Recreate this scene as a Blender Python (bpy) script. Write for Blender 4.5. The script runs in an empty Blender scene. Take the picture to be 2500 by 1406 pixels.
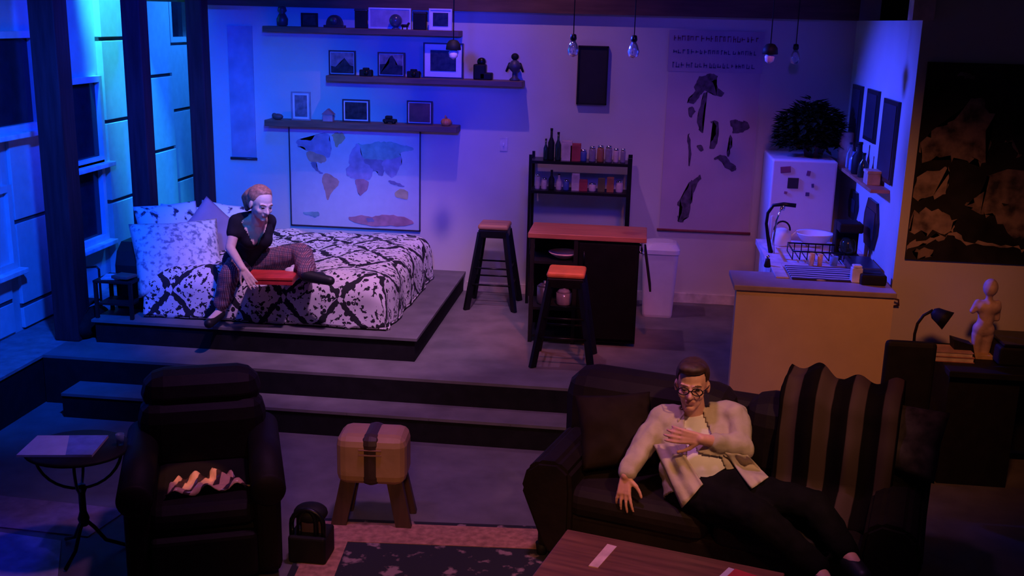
import bpy, bmesh, math, random
from mathutils import Vector, Matrix, noise
from mathutils.bvhtree import BVHTree
random.seed(7)
C = bpy.context.scene.collection
SC = bpy.context.scene
# ------------------------------------------------------------------ camera
F = 2596.4; YAW, PITCH, ROLL = -.11585, .24819, .02508; CAM = Vector((0, 0, 2.78))
def _axes():
    cy, sy, cp, sp, cr, sr = math.cos(YAW), math.sin(YAW), math.cos(PITCH), math.sin(PITCH), math.cos(ROLL), math.sin(ROLL)
    f = Vector((sy*cp, cy*cp, -sp)); r = Vector((cy, -sy, 0)); u = r.cross(f)
    return cr*r + sr*u, -sr*r + cr*u, f
RX, UX, FX = _axes()
cd = bpy.data.cameras.new('camera'); cam = bpy.data.objects.new('camera', cd); C.objects.link(cam)
cd.sensor_width = 36; cd.lens = F/2500*36; cd.clip_end = 60
m = Matrix.Identity(4)
for i in range(3):
    m[i][0] = RX[i]; m[i][1] = UX[i]; m[i][2] = -FX[i]; m[i][3] = CAM[i]
cam.matrix_world = m; SC.camera = cam
def ray(x, y): return RX*((x-1250)/F) - UX*((y-703)/F) + FX
def onz(x, y, z): d = ray(x, y); return CAM + d*((z-CAM.z)/d.z)
def ony(x, y, Y): d = ray(x, y); return CAM + d*(Y/d.y)
def onx(x, y, X): d = ray(x, y); return CAM + d*(X/d.x)
# ------------------------------------------------------------------ world, exposure, stage lights and added fills
SC.view_settings.view_transform = 'Standard'; SC.view_settings.look = 'None'
SC.view_settings.exposure = 0.0; SC.view_settings.gamma = 1.0; SC.view_settings.use_curve_mapping = False
w = bpy.data.worlds.new('world'); SC.world = w; w.use_nodes = True
w.node_tree.nodes['Background'].inputs[0].default_value = (0.4545, 0.3182, 1.0000, 1)
w.node_tree.nodes['Background'].inputs[1].default_value = 0.0110
def spot(name, loc, target, col, power, angle, blend=.5, size=.12):
    l = bpy.data.lights.new(name, 'SPOT'); l.color = col; l.energy = power; l.spot_size = math.radians(angle); l.spot_blend = blend
    l.shadow_soft_size = size
    o = bpy.data.objects.new(name, l); C.objects.link(o); o.location = loc
    o.rotation_euler = (Vector(target)-Vector(loc)).to_track_quat('-Z', 'Y').to_euler(); return o
LIGHTS = [  # name, position, aim, cone, blend, source size, colour x power in watts
 ('blue_bed_spot', (-.9, 3.2, 3.9), (-3.2, 9.3, 1.35), 24, .9, .1, (26, 215, 880)),
 ('blue_shelf_spot', (-1.0, 3.2, 3.0), (-2.4, 9.3, 2.1), 34, 1, .1, (2, 28, 1500)),
 ('blue_wall_wash', (.6, 4.0, 4.0), (-.4, 9.3, 2.3), 50, 1, .3, (18, 7, 240)),
 ('blue_left_near', (-2.6, 5.0, 3.4), (-4.65, 7.1, 1.3), 66, .9, .1, (2, 72, 1000)),
 ('blue_left_far', (-2.4, 6.6, 4.2), (-4.65, 8.9, 1.7), 50, .9, .1, (1, 31, 943)),
 ('blue_panel_fill', (-3.3, 10.6, 4.0), (-4.65, 10.2, 1.8), 80, .9, .1, (5, 81, 414)),  # added lamp behind the back wall end, brightens the far panels
 ('cyan_window_beam', (-4.2, 8.2, 4.7), (-4.62, 9.02, 2.6), 26, .9, .05, (67, 1135, 1579)),
 ('pink_wall_top_light', (-1.35, 7.75, 4.9), (-1.2, 8.9, .6), 78, .8, .03, (92, 36, 90)),
 ('pink_low_wall_spot', (-.2, 4.6, 4.6), (-.9, 9.3, .35), 30, .9, .3, (105, 50, 150)),
 ('pink_bed_spot', (-.8, 5.2, 5.0), (-2.1, 7.8, .9), 36, .7, .1, (560, 260, 620)),
 ('violet_floor_wash', (-.8, 4.8, 5.0), (-.8, 5.35, 0), 66, .9, .2, (215, 70, 235)),
 ('violet_floor_left_fill', (-2.4, 4.4, 4.6), (-1.9, 5.9, 0), 32, .9, .1, (18, 8, 75)),  # extra lamp put in to make the left floor more violet
 ('amber_sofa_spot', (1.5, 2.8, 4.0), (.6, 5.2, .7), 25, .8, .1, (330, 150, 80)),
 ('amber_wall_spot', (1.2, 3.6, 3.6), (1.6, 7.1, .7), 42, 1, .2, (185, 52, 16)),
 ('rose_wall_fill', (1.0, 4.6, 4.4), (.5, 9.3, .8), 30, .9, .2, (110, 26, 26)),  # added to warm the lower right of the back wall
 ('blue_kitchen_spot', (-1.0, 8.3, 2.9), (1.72, 7.9, 1.6), 62, 1, .1, (24, 40, 780)),
 ('blue_floor_spot', (-3.4, 4.1, 4.5), (-3.5, 4.5, 0), 16, .4, .05, (.1, .1, 142)),
 ('blue_table_fill', (-2.7, 3.6, 4.0), (-2.9, 4.85, .6), 10, .6, .05, (8, 7, 100)),  # narrow lamp added to turn the newspaper blue
 ('amber_island_spot', (.3, 5.0, 4.4), (-.4, 7.6, 1.1), 22, .8, .1, (340, 64, 50)),
 ('amber_front_fill', (-.4, .8, 3.0), (-.9, 5.3, .2), 30, .9, .3, (230, 95, 40)),  # low fill added to brighten pommel stool and front furniture
 ('amber_table_fill', (.8, 1.6, 3.4), (.15, 4.2, .4), 24, .8, .1, (110, 28, 14)),  # added only to lift the dark coffee table
]
for n_, p_, a_, c_, b_, s_, rgb in LIGHTS:
    e_ = max(rgb); spot(n_, p_, a_, [v/e_ for v in rgb], e_, c_, b_, s_)
# ------------------------------------------------------------------ materials
MAT = {}
def mat(name, col, rough=.7, metal=0, var=.25, scale=12, bump=0, emit=None, alpha=None, trans=0, coat=0):
    if name in MAT: return MAT[name]
    m = bpy.data.materials.new(name); m.use_nodes = True; nt = m.node_tree; b = nt.nodes['Principled BSDF']
    b.inputs['Roughness'].default_value = rough; b.inputs['Metallic'].default_value = metal
    b.inputs['Transmission Weight'].default_value = trans; b.inputs['Coat Weight'].default_value = coat
    tc = nt.nodes.new('ShaderNodeTexCoord'); n = nt.nodes.new('ShaderNodeTexNoise'); n.inputs['Scale'].default_value = scale; n.inputs['Detail'].default_value = 5
    nt.links.new(tc.outputs['Object'], n.inputs['Vector'])
    r = nt.nodes.new('ShaderNodeValToRGB'); e = r.color_ramp.elements
    e[0].position = .3; e[1].position = .7
    e[0].color = [c*(1-var) for c in col[:3]] + [1]; e[1].color = [min(1, c*(1+var)) for c in col[:3]] + [1]
    nt.links.new(n.outputs['Fac'], r.inputs['Fac']); nt.links.new(r.outputs['Color'], b.inputs['Base Color'])
    if bump:
        bp = nt.nodes.new('ShaderNodeBump'); bp.inputs['Strength'].default_value = bump; bp.inputs['Distance'].default_value = .02
        nt.links.new(n.outputs['Fac'], bp.inputs['Height']); nt.links.new(bp.outputs['Normal'], b.inputs['Normal'])
    if emit: b.inputs['Emission Color'].default_value = (*emit[:3], 1); b.inputs['Emission Strength'].default_value = emit[3]
    MAT[name] = m; return m
def wood(name, a, b_, sc=(1, 12, 12), rough=.5):
    if name in MAT: return MAT[name]
    m = mat(name, a, rough); nt = m.node_tree; n = [x for x in nt.nodes if x.type == 'TEX_NOISE'][0]
    mp = nt.nodes.new('ShaderNodeMapping'); mp.inputs['Scale'].default_value = sc
    tc = [x for x in nt.nodes if x.type == 'TEX_COORD'][0]
    nt.links.new(tc.outputs['Object'], mp.inputs['Vector']); nt.links.new(mp.outputs['Vector'], n.inputs['Vector']); n.inputs['Scale'].default_value = 3
    r = [x for x in nt.nodes if x.type == 'VALTORGB'][0]; r.color_ramp.elements[0].color = (*a, 1); r.color_ramp.elements[1].color = (*b_, 1)
    return m
BLACK = mat('matte_black_paint', (.012, .012, .013), .6)
BLKMET = mat('black_metal', (.015, .015, .018), .35, .6)
WALL = mat('cream_wall_paint', (.62, .58, .52), .85, var=.04, scale=3)
STAGE = mat('dark_stage_paint', (.15, .14, .14), .75, var=.22, scale=5)
RISER = mat('black_riser_paint', (.012, .011, .013), .8)
POST = wood('dark_stained_timber', (.05, .012, .018), (.1, .025, .035), (10, 10, .8), .7)
SHELFW = wood('shelf_timber', (.1, .055, .035), (.2, .11, .07), (1, 14, 14))
ORANGEW = wood('honey_oak', (.42, .16, .08), (.6, .26, .13), (1.2, 10, 10), .45)
REDW = wood('reddish_table_wood', (.12, .05, .03), (.26, .11, .06), (1, 12, 12), .35)
WHITE = mat('white_paint', (.75, .73, .72), .5, var=.05)
GLASSY = mat('clear_glass', (.8, .85, .9), .05, 0, .02, trans=.85)
DARKPIC = mat('dark_print', (.02, .02, .025), .4, var=.9, scale=25)
PLASTIC = mat('white_plastic', (.72, .68, .7), .35, var=.04)
CHROME = mat('polished_steel', (.7, .7, .72), .15, 1, .05)
SKIN = mat('skin', (.82, .62, .57), .5, var=.06, scale=30)
# ------------------------------------------------------------------ mesh helpers
def chaikin(P, n=2, jit=0.0, seed=0):
    P = [Vector(p) for p in P]
    for k in range(n):
        Q = []
        for i in range(len(P)):
            a, b = P[i], P[(i+1) % len(P)]; Q += [a.lerp(b, .25), a.lerp(b, .75)]
        P = Q
    if jit: P = [p+Vector((noise.noise(p*40+Vector((seed, 0, 0))), 0, noise.noise(p*40+Vector((0, seed+9, 0)))))*jit for p in P]
    return P
class MB:
    def __init__(s): s.b = bmesh.new()
    def _add(s, fn, M, mi=0, **k):
        n0 = len(s.b.faces); fn(s.b, matrix=M, **k)
        s.b.faces.ensure_lookup_table()
        for f in s.b.faces[n0:]: f.material_index = mi
        return s
    def box(s, lo, hi, bev=0, mi=0, R=None):
        lo, hi = Vector(lo), Vector(hi); c = (lo+hi)/2; d = hi-lo
        t = bmesh.new(); bmesh.ops.create_cube(t, size=1, matrix=Matrix.Diagonal((*d, 1)))
        if bev: bmesh.ops.bevel(t, geom=t.edges[:]+t.verts[:], offset=min(bev, min(d)*.49), segments=3, profile=.5, affect='EDGES')
        M = Matrix.Translation(c) @ (R.to_4x4() if R else Matrix.Identity(4)); t.transform(M); s._merge(t, mi); return s
    def _merge(s, t, mi=0, smooth=False):
        for f in t.faces: f.material_index = mi; f.smooth = smooth
        me = bpy.data.meshes.new('tmp'); t.to_mesh(me); t.free()
        n0 = len(s.b.faces); s.b.from_mesh(me); bpy.data.meshes.remove(me)
        s.b.faces.ensure_lookup_table()
    def ell(s, c, r, mi=0, R=None, seg=18):
        t = bmesh.new(); bmesh.ops.create_uvsphere(t, u_segments=seg, v_segments=max(8, seg*2//3), radius=1)
        r = Vector(r) if hasattr(r, '__len__') else Vector((r, r, r))
        t.transform(Matrix.Translation(Vector(c)) @ (R.to_4x4() if R else Matrix.Identity(4)) @ Matrix.Diagonal((*r, 1))); s._merge(t, mi, True); return s
    def cone(s, a, b, r1, r2, mi=0, seg=16, smooth=True):
        a, b = Vector(a), Vector(b); d = b-a; L = d.length
        t = bmesh.new(); bmesh.ops.create_cone(t, cap_ends=True, segments=seg, radius1=r1, radius2=r2, depth=L)
        t.transform(Matrix.Translation((a+b)/2) @ d.to_track_quat('Z', 'Y').to_matrix().to_4x4()); s._merge(t, mi, smooth); return s
    def cyl(s, a, b, r, mi=0, seg=16): return s.cone(a, b, r, r, mi, seg)
    def cap(s, a, b, r1, r2=None, mi=0):
        r2 = r1 if r2 is None else r2
        if (Vector(b)-Vector(a)).length > 1e-4: s.cone(a, b, r1, r2, mi, 14)
        s.ell(a, r1, mi, seg=14); s.ell(b, r2, mi, seg=14); return s
    def bar(s, a, b, w, t, mi=0, up=(0, 0, 1)):
        a, b = Vector(a), Vector(b); d = b-a; q = d.to_track_quat('Z', 'Y') if abs(d.normalized().dot(Vector(up))) > .99 else None
        if q: R = q.to_matrix()
        else:
            z = d.normalized(); x = Vector(up).cross(z).normalized(); y = z.cross(x); R = Matrix((x, y, z)).transposed()
        t_ = bmesh.new(); bmesh.ops.create_cube(t_, size=1, matrix=Matrix.Diagonal((w, t, d.length, 1)))
        t_.transform(Matrix.Translation((a+b)/2) @ R.to_4x4()); s._merge(t_, mi); return s
    def tube(s, pts, r, mi=0, seg=10):
        pts = [Vector(p) for p in pts]; rr = r if hasattr(r, '__len__') else [r]*len(pts); t = bmesh.new(); rings = []
        prev = None
        for i, p in enumerate(pts):
            d = (pts[min(i+1, len(pts)-1)]-pts[max(i-1, 0)]).normalized()
            x = prev - d*prev.dot(d) if prev else (Vector((0, 0, 1)) if abs(d.z) < .9 else Vector((1, 0, 0))).cross(d)
            x.normalize(); prev = x; y = d.cross(x)
            rings.append([t.verts.new(p + (x*math.cos(a)+y*math.sin(a))*rr[i]) for a in [2*math.pi*k/seg for k in range(seg)]])
        for i in range(len(rings)-1):
            for k in range(seg): t.faces.new((rings[i][k], rings[i][(k+1) % seg], rings[i+1][(k+1) % seg], rings[i+1][k]))
        t.faces.new(rings[0][::-1]); t.faces.new(rings[-1]); s._merge(t, mi, True); return s
    def lathe(s, prof, c=(0, 0, 0), mi=0, seg=24, R=None, sx=1, sy=1):
        t = bmesh.new(); rings = []
        for r, z in prof: rings.append([t.verts.new((r*sx*math.cos(2*math.pi*k/seg), r*sy*math.sin(2*math.pi*k/seg), z)) for k in range(seg)])
        for i in range(len(rings)-1):
            for k in range(seg): t.faces.new((rings[i][k], rings[i][(k+1) % seg], rings[i+1][(k+1) % seg], rings[i+1][k]))
        if prof[0][0] > 1e-4: t.faces.new(rings[0][::-1])
        if prof[-1][0] > 1e-4: t.faces.new(rings[-1])
        bmesh.ops.remove_doubles(t, verts=t.verts[:], dist=1e-5)
        t.transform(Matrix.Translation(Vector(c)) @ (R.to_4x4() if R else Matrix.Identity(4))); s._merge(t, mi, True); return s
    def prism(s, pts, off, mi=0):
        off = Vector(off); t = bmesh.new(); a = [t.verts.new(Vector(p)) for p in pts]; b = [t.verts.new(Vector(p)+off) for p in pts]
        n = len(a); t.faces.new(a); t.faces.new(b[::-1])
        for i in range(n): t.faces.new((a[i], b[i], b[(i+1) % n], a[(i+1) % n]))
        bmesh.ops.triangulate(t, faces=[f for f in t.faces if len(f.verts) > 4], ngon_method='EAR_CLIP')
        bmesh.ops.recalc_face_normals(t, faces=t.faces[:]); s._merge(t, mi); return s
def props(o, label=None, cat=None, group=None, kind=None):
    if label: o['label'] = label
    if cat: o['category'] = cat
    if group: o['group'] = group
    if kind: o['kind'] = kind
    return o
def thing(name, label, cat, loc, rotz=0, group=None):
    o = bpy.data.objects.new(name, None); C.objects.link(o); o.location = loc; o.rotation_euler = (0, 0, rotz); o.empty_display_size = .1
    return props(o, label, cat, group)
def wloc(o):
    v = Vector(o.location)
    return v + wloc(o.parent) if o.parent else v
def obj(name, mb, mats, parent=None, local=False, label=None, cat=None, group=None, kind=None):
    me = bpy.data.meshes.new(name)
    b = mb.b if isinstance(mb, MB) else mb
    xs = [v.co for v in b.verts]
    piv = Vector(((min(v.x for v in xs)+max(v.x for v in xs))/2, (min(v.y for v in xs)+max(v.y for v in xs))/2, min(v.z for v in xs)))
    bmesh.ops.translate(b, vec=-piv, verts=b.verts[:])
    b.to_mesh(me); b.free()
    for mm in (mats if isinstance(mats, (list, tuple)) else [mats]): me.materials.append(mm)
    o = bpy.data.objects.new(name, me); C.objects.link(o)
    if parent:
        o.parent = parent; o.location = piv if local and not local == 2 else piv - wloc(parent)
    else: o.location = piv
    return props(o, label, cat, group, kind)
def kids(o): return [c for c in bpy.data.objects if c.parent == o]
def dup(root, loc, rotz=None, label=None, scale=None):
    r = root.copy(); C.objects.link(r); r.location = loc
    if rotz is not None: r.rotation_euler = (0, 0, rotz)
    if scale: r.scale = scale
    if label: r['label'] = label
    for ch in kids(root):
        c = ch.copy(); C.objects.link(c); c.parent = r
        for g in kids(ch):
            d = g.copy(); C.objects.link(d); d.parent = c
    return r
def st(name, mb, m, parent=None): return obj(name, mb, m, parent, kind=None if parent else 'structure')
def Y3(pts, Y): return [ony(x, y, Y) for x, y in pts]
U1, U2, U3 = .18, .36, .54
YB = 9.3; XL = -4.65; XR = 1.72; YM = 7.1
# ------------------------------------------------------------------ the room shell
st('floor', MB().box((-6, 2.5, -.1), (6, 12.5, 0)), STAGE)
st('stage_platform', MB().box((-4.17, 6.82, 0), (1.8, 12, U2-.02)).box((-4.17, 6.82, U2-.02), (1.8, 9.6, U2), mi=1), [RISER, STAGE])
st('stage_step', MB().box((-3.9, 6.57, 0), (.9, 6.82, U1-.02)).box((-3.9, 6.56, U1-.02), (.9, 6.82, U1), mi=1), [RISER, STAGE])
st('window_walkway', MB().box((-6, 2.6, 0), (-4.18, 12.2, U2-.02)).box((-6, 2.6, U2-.02), (-4.17, 12.2, U2), mi=1), [RISER, mat('walkway_paint', (.22, .21, .22), .8)])
st('bed_platform', MB().box((-3.95, 7.18, U2), (-1.53, 9.3, U3-.02)).box((-3.97, 7.16, U3-.02), (-1.51, 9.3, U3), mi=1), [RISER, STAGE])
st('wall_back', MB().box((-3.98, YB, U2), (1.9, YB+.1, 3.05)), WALL)
st('header_beam', MB().box((-3.98, YB-.07, 2.83), (XR, YB, 3.35)).box((-4.8, YB+.1, 2.85), (1.8, YB+.25, 3.3)), wood('header_timber', (.09, .04, .03), (.16, .075, .05), (1, 8, 8), .8))
st('wall_right', MB().box((XR, YM+.02, 0), (XR+.12, YB, 2.83)), WALL)
st('wall_front_right', MB().box((XR-.01, YM, 0), (5, YM+.02, 3.6)), WALL)
st('trim_1', MB().box((XR-.08, YM-.03, 2.83), (XR+.05, YM+.1, 3.2)), mat('raw_beam_end', (.8, .6, .5), .7))
st('baseboard_back', MB().box((-1.5, YB-.02, U2), (1.0, YB, U2+.09), .004), mat('cream_trim', (.62, .55, .48), .6))
st('wall_left', MB().box((XL-.1, 2.6, U2), (XL, 12.2, 3.6)), mat('left_flat_paint', (.5, .5, .52), .85, var=.12, scale=4))
st('stage_back_curtain', MB().box((-6, 12.2, 0), (5, 12.25, 4)), mat('black_velour', (.01, .01, .012), .95))
# siding panels of the left wall, each with its seams
PANEL = mat('pale_siding', (.62, .62, .64), .75, var=.06); SEAM = mat('seam_shadow_gap', (.05, .05, .06), .8)
k = 0
for (y0, y1, seams, d) in [(8.79, 9.27, (2.52, 1.82, 1.12), .06), (9.69, 10.17, (2.16, 1.45, .8), .05), (10.21, 10.68, (1.8, 1.1), .03), (7.86, 8.22, (1.4,), .03), (6.3, 7.25, (.62,), .02), (7.36, 7.84, (1.2, .55), .03)]:
    mb = MB(); zz = [U2]+sorted(seams)+[3.4]
    if y0 == 10.21: zz[-1] = 2.5
    if y0 == 7.36: zz[-1] = 1.86
    for a, b in zip(zz[:-1], zz[1:]): mb.box((XL, y0, a+.02), (XL+d, y1, b-.012), .004)
    for z in seams: mb.box((XL, y0, z-.012), (XL+d*.55, y1, z+.02), mi=1)
    st('trim_%d' % (k+2), mb, [PANEL, SEAM]); k += 1
PANE = mat('night_window_glass', (.012, .014, .03), .15)
def window(n, y0, y1, z0, z1, sill=True):
    t = thing('window_%d' % n, None, None, (XL, (y0+y1)/2, z0)); t['kind'] = 'structure'
    mb = MB(); wd = .05; x0, x1 = XL, XL+.055
    mb.box((x0, y0-wd, z0-wd), (x1, y0, z1+wd)).box((x0, y1, z0-wd), (x1, y1+wd, z1+wd)).box((x0, y0, z1), (x1, y1, z1+wd)).box((x0, y0, z0-wd), (x1, y1, z0))
    obj('window_frame', mb, PANEL, t); obj('window_pane', MB().box((XL, y0, z0), (XL+.012, y1, z1)), PANE, t)
    if sill: obj('window_sill', MB().box((XL, y0-.08, z0-.09), (XL+.12, y1+.08, z0-.05), .006), mat('sill_white', (.8, .8, .82), .5), t)
window(1, 6.9, 7.74, 1.92, 2.55); window(2, 8.2, 8.71, 1.54, 2.17); window(3, 8.2, 8.66, .86, 1.46); window(4, 10.22, 10.55, 2.52, 3.2, False); window(5, 6.6, 7.25, .92, 1.45)
# timber posts
for i, (px, Y, wd) in enumerate([(140, 7.25, .19), (342, 8.35, .155), (484, 9.15, .15)]):
    p = ony([113, 322, 478][i], 0, Y); q = ony([180, 361, 503][i], [815, 530, 515][i], Y); x = (p.x+q.x)/2
    st('post', MB().box((x-wd/2, Y-wd/2, U2 if i < 1 else U2), (x+wd/2, Y+wd/2, 3.5), .01), POST)
# ------------------------------------------------------------------ wall shelves and what stands on them
def shelf(px0, px1, pyt, Y0, dep, th, label):
    a = ony(px0, pyt, Y0); 
    b = ony(px1, pyt+(px1-px0)*.05, Y0)
    return obj('wall_shelf', MB().box((a.x, YB-dep, a.z-th/2), (b.x, YB, a.z+th/2), .006), SHELFW, label=label, cat='shelf', group='wooden shelves on the back wall'), a.z+th/2
DEP = .2; YS = YB-DEP
_, zt = shelf(640, 1120, 70, YS, DEP, .05, 'topmost long timber shelf just under the dark header beam')
_, zm = shelf(795, 1275, 191, YS, DEP, .05, 'middle long timber shelf holding the big white-matted picture frame')
_, zl = shelf(645, 1115, 300, YS, DEP, .055, 'lowest long timber shelf running above the world map')
def X_(px, py, Y=YB-.1): return ony(px, py, Y).x
def frame(px0, px1, py0, py1, z, col, mcol, pic, label, border=.012, mat_=.02, tilt=0, art=None, cat='picture frame'):
    Y = YB-.12; x0, x1 = X_(px0, py1, Y), X_(px1, py1, Y); h = (py1-py0)*Y/F*1.03
    t = thing('picture_frame', label, cat, ((x0+x1)/2, Y, z)); d = .022; z1 = z+h
    mb = MB().box((x0, Y, z), (x0+border, Y+d, z1)).box((x1-border, Y, z), (x1, Y+d, z1)).box((x0+border, Y, z1-border), (x1-border, Y+d, z1)).box((x0+border, Y, z), (x1-border, Y+d, z+border))
    obj('frame_border', mb, col, t)
    pm = obj('picture_mat', MB().box((x0+border, Y+.008, z+border), (x1-border, Y+.014, z1-border)), mcol, t)
    e = border+mat_; pb = MB().box((x0+e, Y+.004, z+e), (x1-e, Y+.008, z1-e))
    if art == 'hills':
        w_ = x1-x0-2*e; pb.prism([(x0+e+w_*u, Y+.004, z+e+(h-2*e)*v) for u, v in [(0, 0), (1, 0), (1, .35), (.85, .4), (.6, .75), (.45, .5), (.2, .3), (0, .35)]], (0, -.002, 0), 1)
    if art == 'tree':
        w_ = x1-x0-2*e; pb.prism([(x0+e+w_*u, Y+.004, z+e+(h-2*e)*v) for u, v in [(0, 0), (1, 0), (1, .45), (.7, .5), (.66, .75), (.55, .95), (.45, .9), (.4, .55), (0, .5)]], (0, -.002, 0), 1)
    obj('picture', pb, [pic, DARKPIC], pm); return t
PALE = mat('pale_mat_board', (.78, .74, .74), .7, var=.05); GREYP = mat('grey_print', (.16, .16, .2), .5, var=.5, scale=20); DFR = mat('dark_frame_wood', (.03, .025, .03), .4)
SILV = mat('silver_frame', (.35, .35, .38), .4, .3)
frame(803, 868, 122, 180, zm, DFR, PALE, GREYP, 'landscape photo in a dark frame, leftmost on the middle shelf', art='hills', mat_=.006)
frame(922, 988, 127, 184, zm, DFR, PALE, GREYP, 'framed photo of a dark tree, second frame on the middle shelf', art='tree', mat_=.006)
frame(1033, 1130, 108, 190, zm, DFR, PALE, DARKPIC, 'large frame with a wide white mat around a small dark picture', mat_=.05)
frame(712, 758, 221, 289, zl, SILV, PALE, GREYP, 'upright portrait frame with pale mat, leftmost on the lowest shelf', mat_=.018)
frame(836, 902, 243, 297, zl, DFR, PALE, DARKPIC, 'dark picture in a white-edged frame at the middle of the lowest shelf', mat_=.012)
frame(993, 1055, 247, 303, zl, DFR, PALE, mat('brown_print', (.1, .045, .04), .5, var=.5, scale=9), 'brownish picture in a thin frame on the lowest shelf beside an orange ornament', mat_=.008)
frame(735, 775, 36, 68, zt, BLACK, BLACK, DARKPIC, 'small black frame on the topmost shelf, second thing from its left end', mat_=.004)
frame(900, 1003, 30, 78, zt, WHITE, PALE, mat('faint_print', (.4, .34, .45), .6, var=.2), 'wide pale picture panel on the topmost shelf behind a round ornament', mat_=.004)
frame(1047, 1103, 35, 84, zt, WHITE, PALE, DARKPIC, 'dark picture with a pale surround at the right end of the topmost shelf', mat_=.022)
def spos(px, py, z, Y=YB-.12): p = ony(px, py, Y); return Vector((p.x, Y, z))
p = spos(690, 70, zt); obj('vase', MB().lathe([(.02, 0), (.045, .01), (.05, .06), (.03, .1), (.022, .11), (.04, .13), (.032, .16), (0, .17)], p), mat('dark_ceramic', (.04, .04, .06), .4), label='dark round-headed vase at the left end of the topmost shelf', cat='vase')
p = spos(815, 74, zt); t = thing('mantel_clock', 'dark dome-topped mantel clock on the topmost shelf', 'clock', p)
obj('clock_case', MB().prism([(p.x+.07*math.cos(a)*1.0, p.y, p.z+.02+.085*math.sin(a)) for a in [math.pi*i/14 for i in range(15)]], (0, .06, 0)).box((p.x-.09, p.y-.01, p.z), (p.x+.09, p.y+.07, p.z+.02), .004), mat('dark_walnut', (.05, .025, .02), .4), t)
obj('clock_dial', MB().cyl((p.x, p.y-.004, p.z+.055), (p.x, p.y, p.z+.055), .032, seg=24), mat('dim_dial', (.08, .07, .08), .4), t)
for px, h, w_, lab in [(882, .16, .05, 'tall dark canister beside the pale panel on the topmost shelf'), (1025, .15, .055, 'black upright box on the topmost shelf between two pale pictures')]:
    p = spos(px, 76, zt, YB-.14); t = thing('storage_canister', lab, 'canister', p)
    obj('canister_body', MB().box((p.x-w_, p.y-.03, p.z), (p.x+w_, p.y+.03, p.z+h-.02), .006), BLACK, t); obj('canister_lid', MB().box((p.x-w_-.003, p.y-.033, p.z+h-.02), (p.x+w_+.003, p.y+.033, p.z+h), .006), DFR, t)
p = spos(966, 80, zt, YB-.16); obj('globe_ornament', MB().ell(p+Vector((0, 0, .07)), .055).lathe([(.035, 0), (.03, .01), (.01, .02), (.01, .03)], p), mat('dusky_glass', (.06, .07, .12), .2), label='dark round ornament in front of the pale panel on the topmost shelf', cat='ornament')
p = spos(988, 82, zt, YB-.17); obj('animal_figurine', MB().cap(p+Vector((-.02, 0, .03)), p+Vector((.02, 0, .03)), .012).cap(p+Vector((.02, 0, .03)), p+Vector((.035, 0, .05)), .009).cyl(p+Vector((-.02, 0, 0)), p+Vector((-.02, 0, .03)), .005).cyl(p+Vector((.02, 0, 0)), p+Vector((.02, 0, .03)), .005), BLACK, label='tiny dark animal figurine on the topmost shelf', cat='figurine')
# middle shelf things
for px, py, lab in [(894, 180, 'small dark camera-like box between the two photos on the middle shelf'), (1010, 184, 'small dark box to the left of the large white-matted frame')]:
    p = spos(px, py, zm, YB-.13); t = thing('camera_ornament', lab, 'ornament', p)
    obj('camera_body', MB().box(p+Vector((-.055, -.03, 0)), p+Vector((.055, .03, .055)), .008).box(p+Vector((-.025, -.025, .055)), p+Vector((.025, .02, .072)), .004), BLACK, t)
    obj('camera_lens', MB().cyl(p+Vector((.01, -.05, .03)), p+Vector((.01, -.03, .03)), .02), BLKMET, t)
p = spos(1178, 192, zm, YB-.1); t = thing('antique_projector', 'bulky black antique camera standing on the middle shelf', 'ornament', p)
obj('projector_body', MB().box(p+Vector((-.075, -.05, 0)), p+Vector((.03, .05, .13)), .012).box(p+Vector((-.02, -.05, 0)), p+Vector((.085, .05, .06)), .01), BLACK, t)
obj('projector_reel', MB().cyl(p+Vector((-.01, -.03, .15)), p+Vector((-.01, .03, .15)), .035), BLKMET, t)
p = spos(1256, 196, zm, YB-.1); t = thing('robot_figurine', 'dark standing figurine at the right end of the middle shelf', 'figurine', p)
obj('torso', MB().lathe([(.04, 0), (.045, .01), (.022, .03), (.02, .07), (.05, .1), (.055, .13), (.03, .165), (.012, .175)], p), mat('dusky_metal', (.08, .08, .1), .5, .3), t); obj('head', MB().ell(p+Vector((0, 0, .2)), (.033, .03, .03)), BLACK, t)
for s in (-1, 1): obj('arm', MB().cap(p+Vector((.045*s, 0, .14)), p+Vector((.07*s, 0, .08)), .012, .01), BLACK, t)
# lowest shelf things
p = spos(678, 284, zl, YB-.13); obj('stone_ornament', MB().ell(p+Vector((0, 0, .025)), (.05, .03, .027)).ell(p+Vector((-.03, 0, .035)), .022), mat('brown_stone', (.12, .07, .06), .6), label='low brown lump ornament at the left end of the lowest shelf', cat='ornament')
p = spos(802, 292, zl, YB-.12); t = thing('house_ornament', 'small pale house-shaped ornament on the lowest shelf', 'ornament', p)
obj('house_walls', MB().box(p+Vector((-.045, -.03, 0)), p+Vector((.045, .03, .06)), .003), mat('pale_pink_clay', (.4, .25, .3), .6), t); obj('house_roof', MB().prism([p+Vector((-.055, -.035, .06)), p+Vector((.055, -.035, .06)), p+Vector((0, -.035, .11))], (0, .07, 0)), mat('clay_roof', (.25, .13, .16), .6), t)
p = spos(952, 301, zl, YB-.13); t = thing('toy_car', 'black toy car between two frames on the lowest shelf', 'toy car', p)
obj('car_body', MB().box(p+Vector((-.06, -.03, .012)), p+Vector((.06, .03, .04)), .01).box(p+Vector((-.04, -.026, .04)), p+Vector((.02, .026, .068)), .01), BLACK, t)
for sx in (-.035, .035):
    for sy in (-.032, .028): obj('wheel', MB().cyl(p+Vector((sx, sy, .013)), p+Vector((sx, sy+.006, .013)), .013), BLKMET, t)
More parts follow.
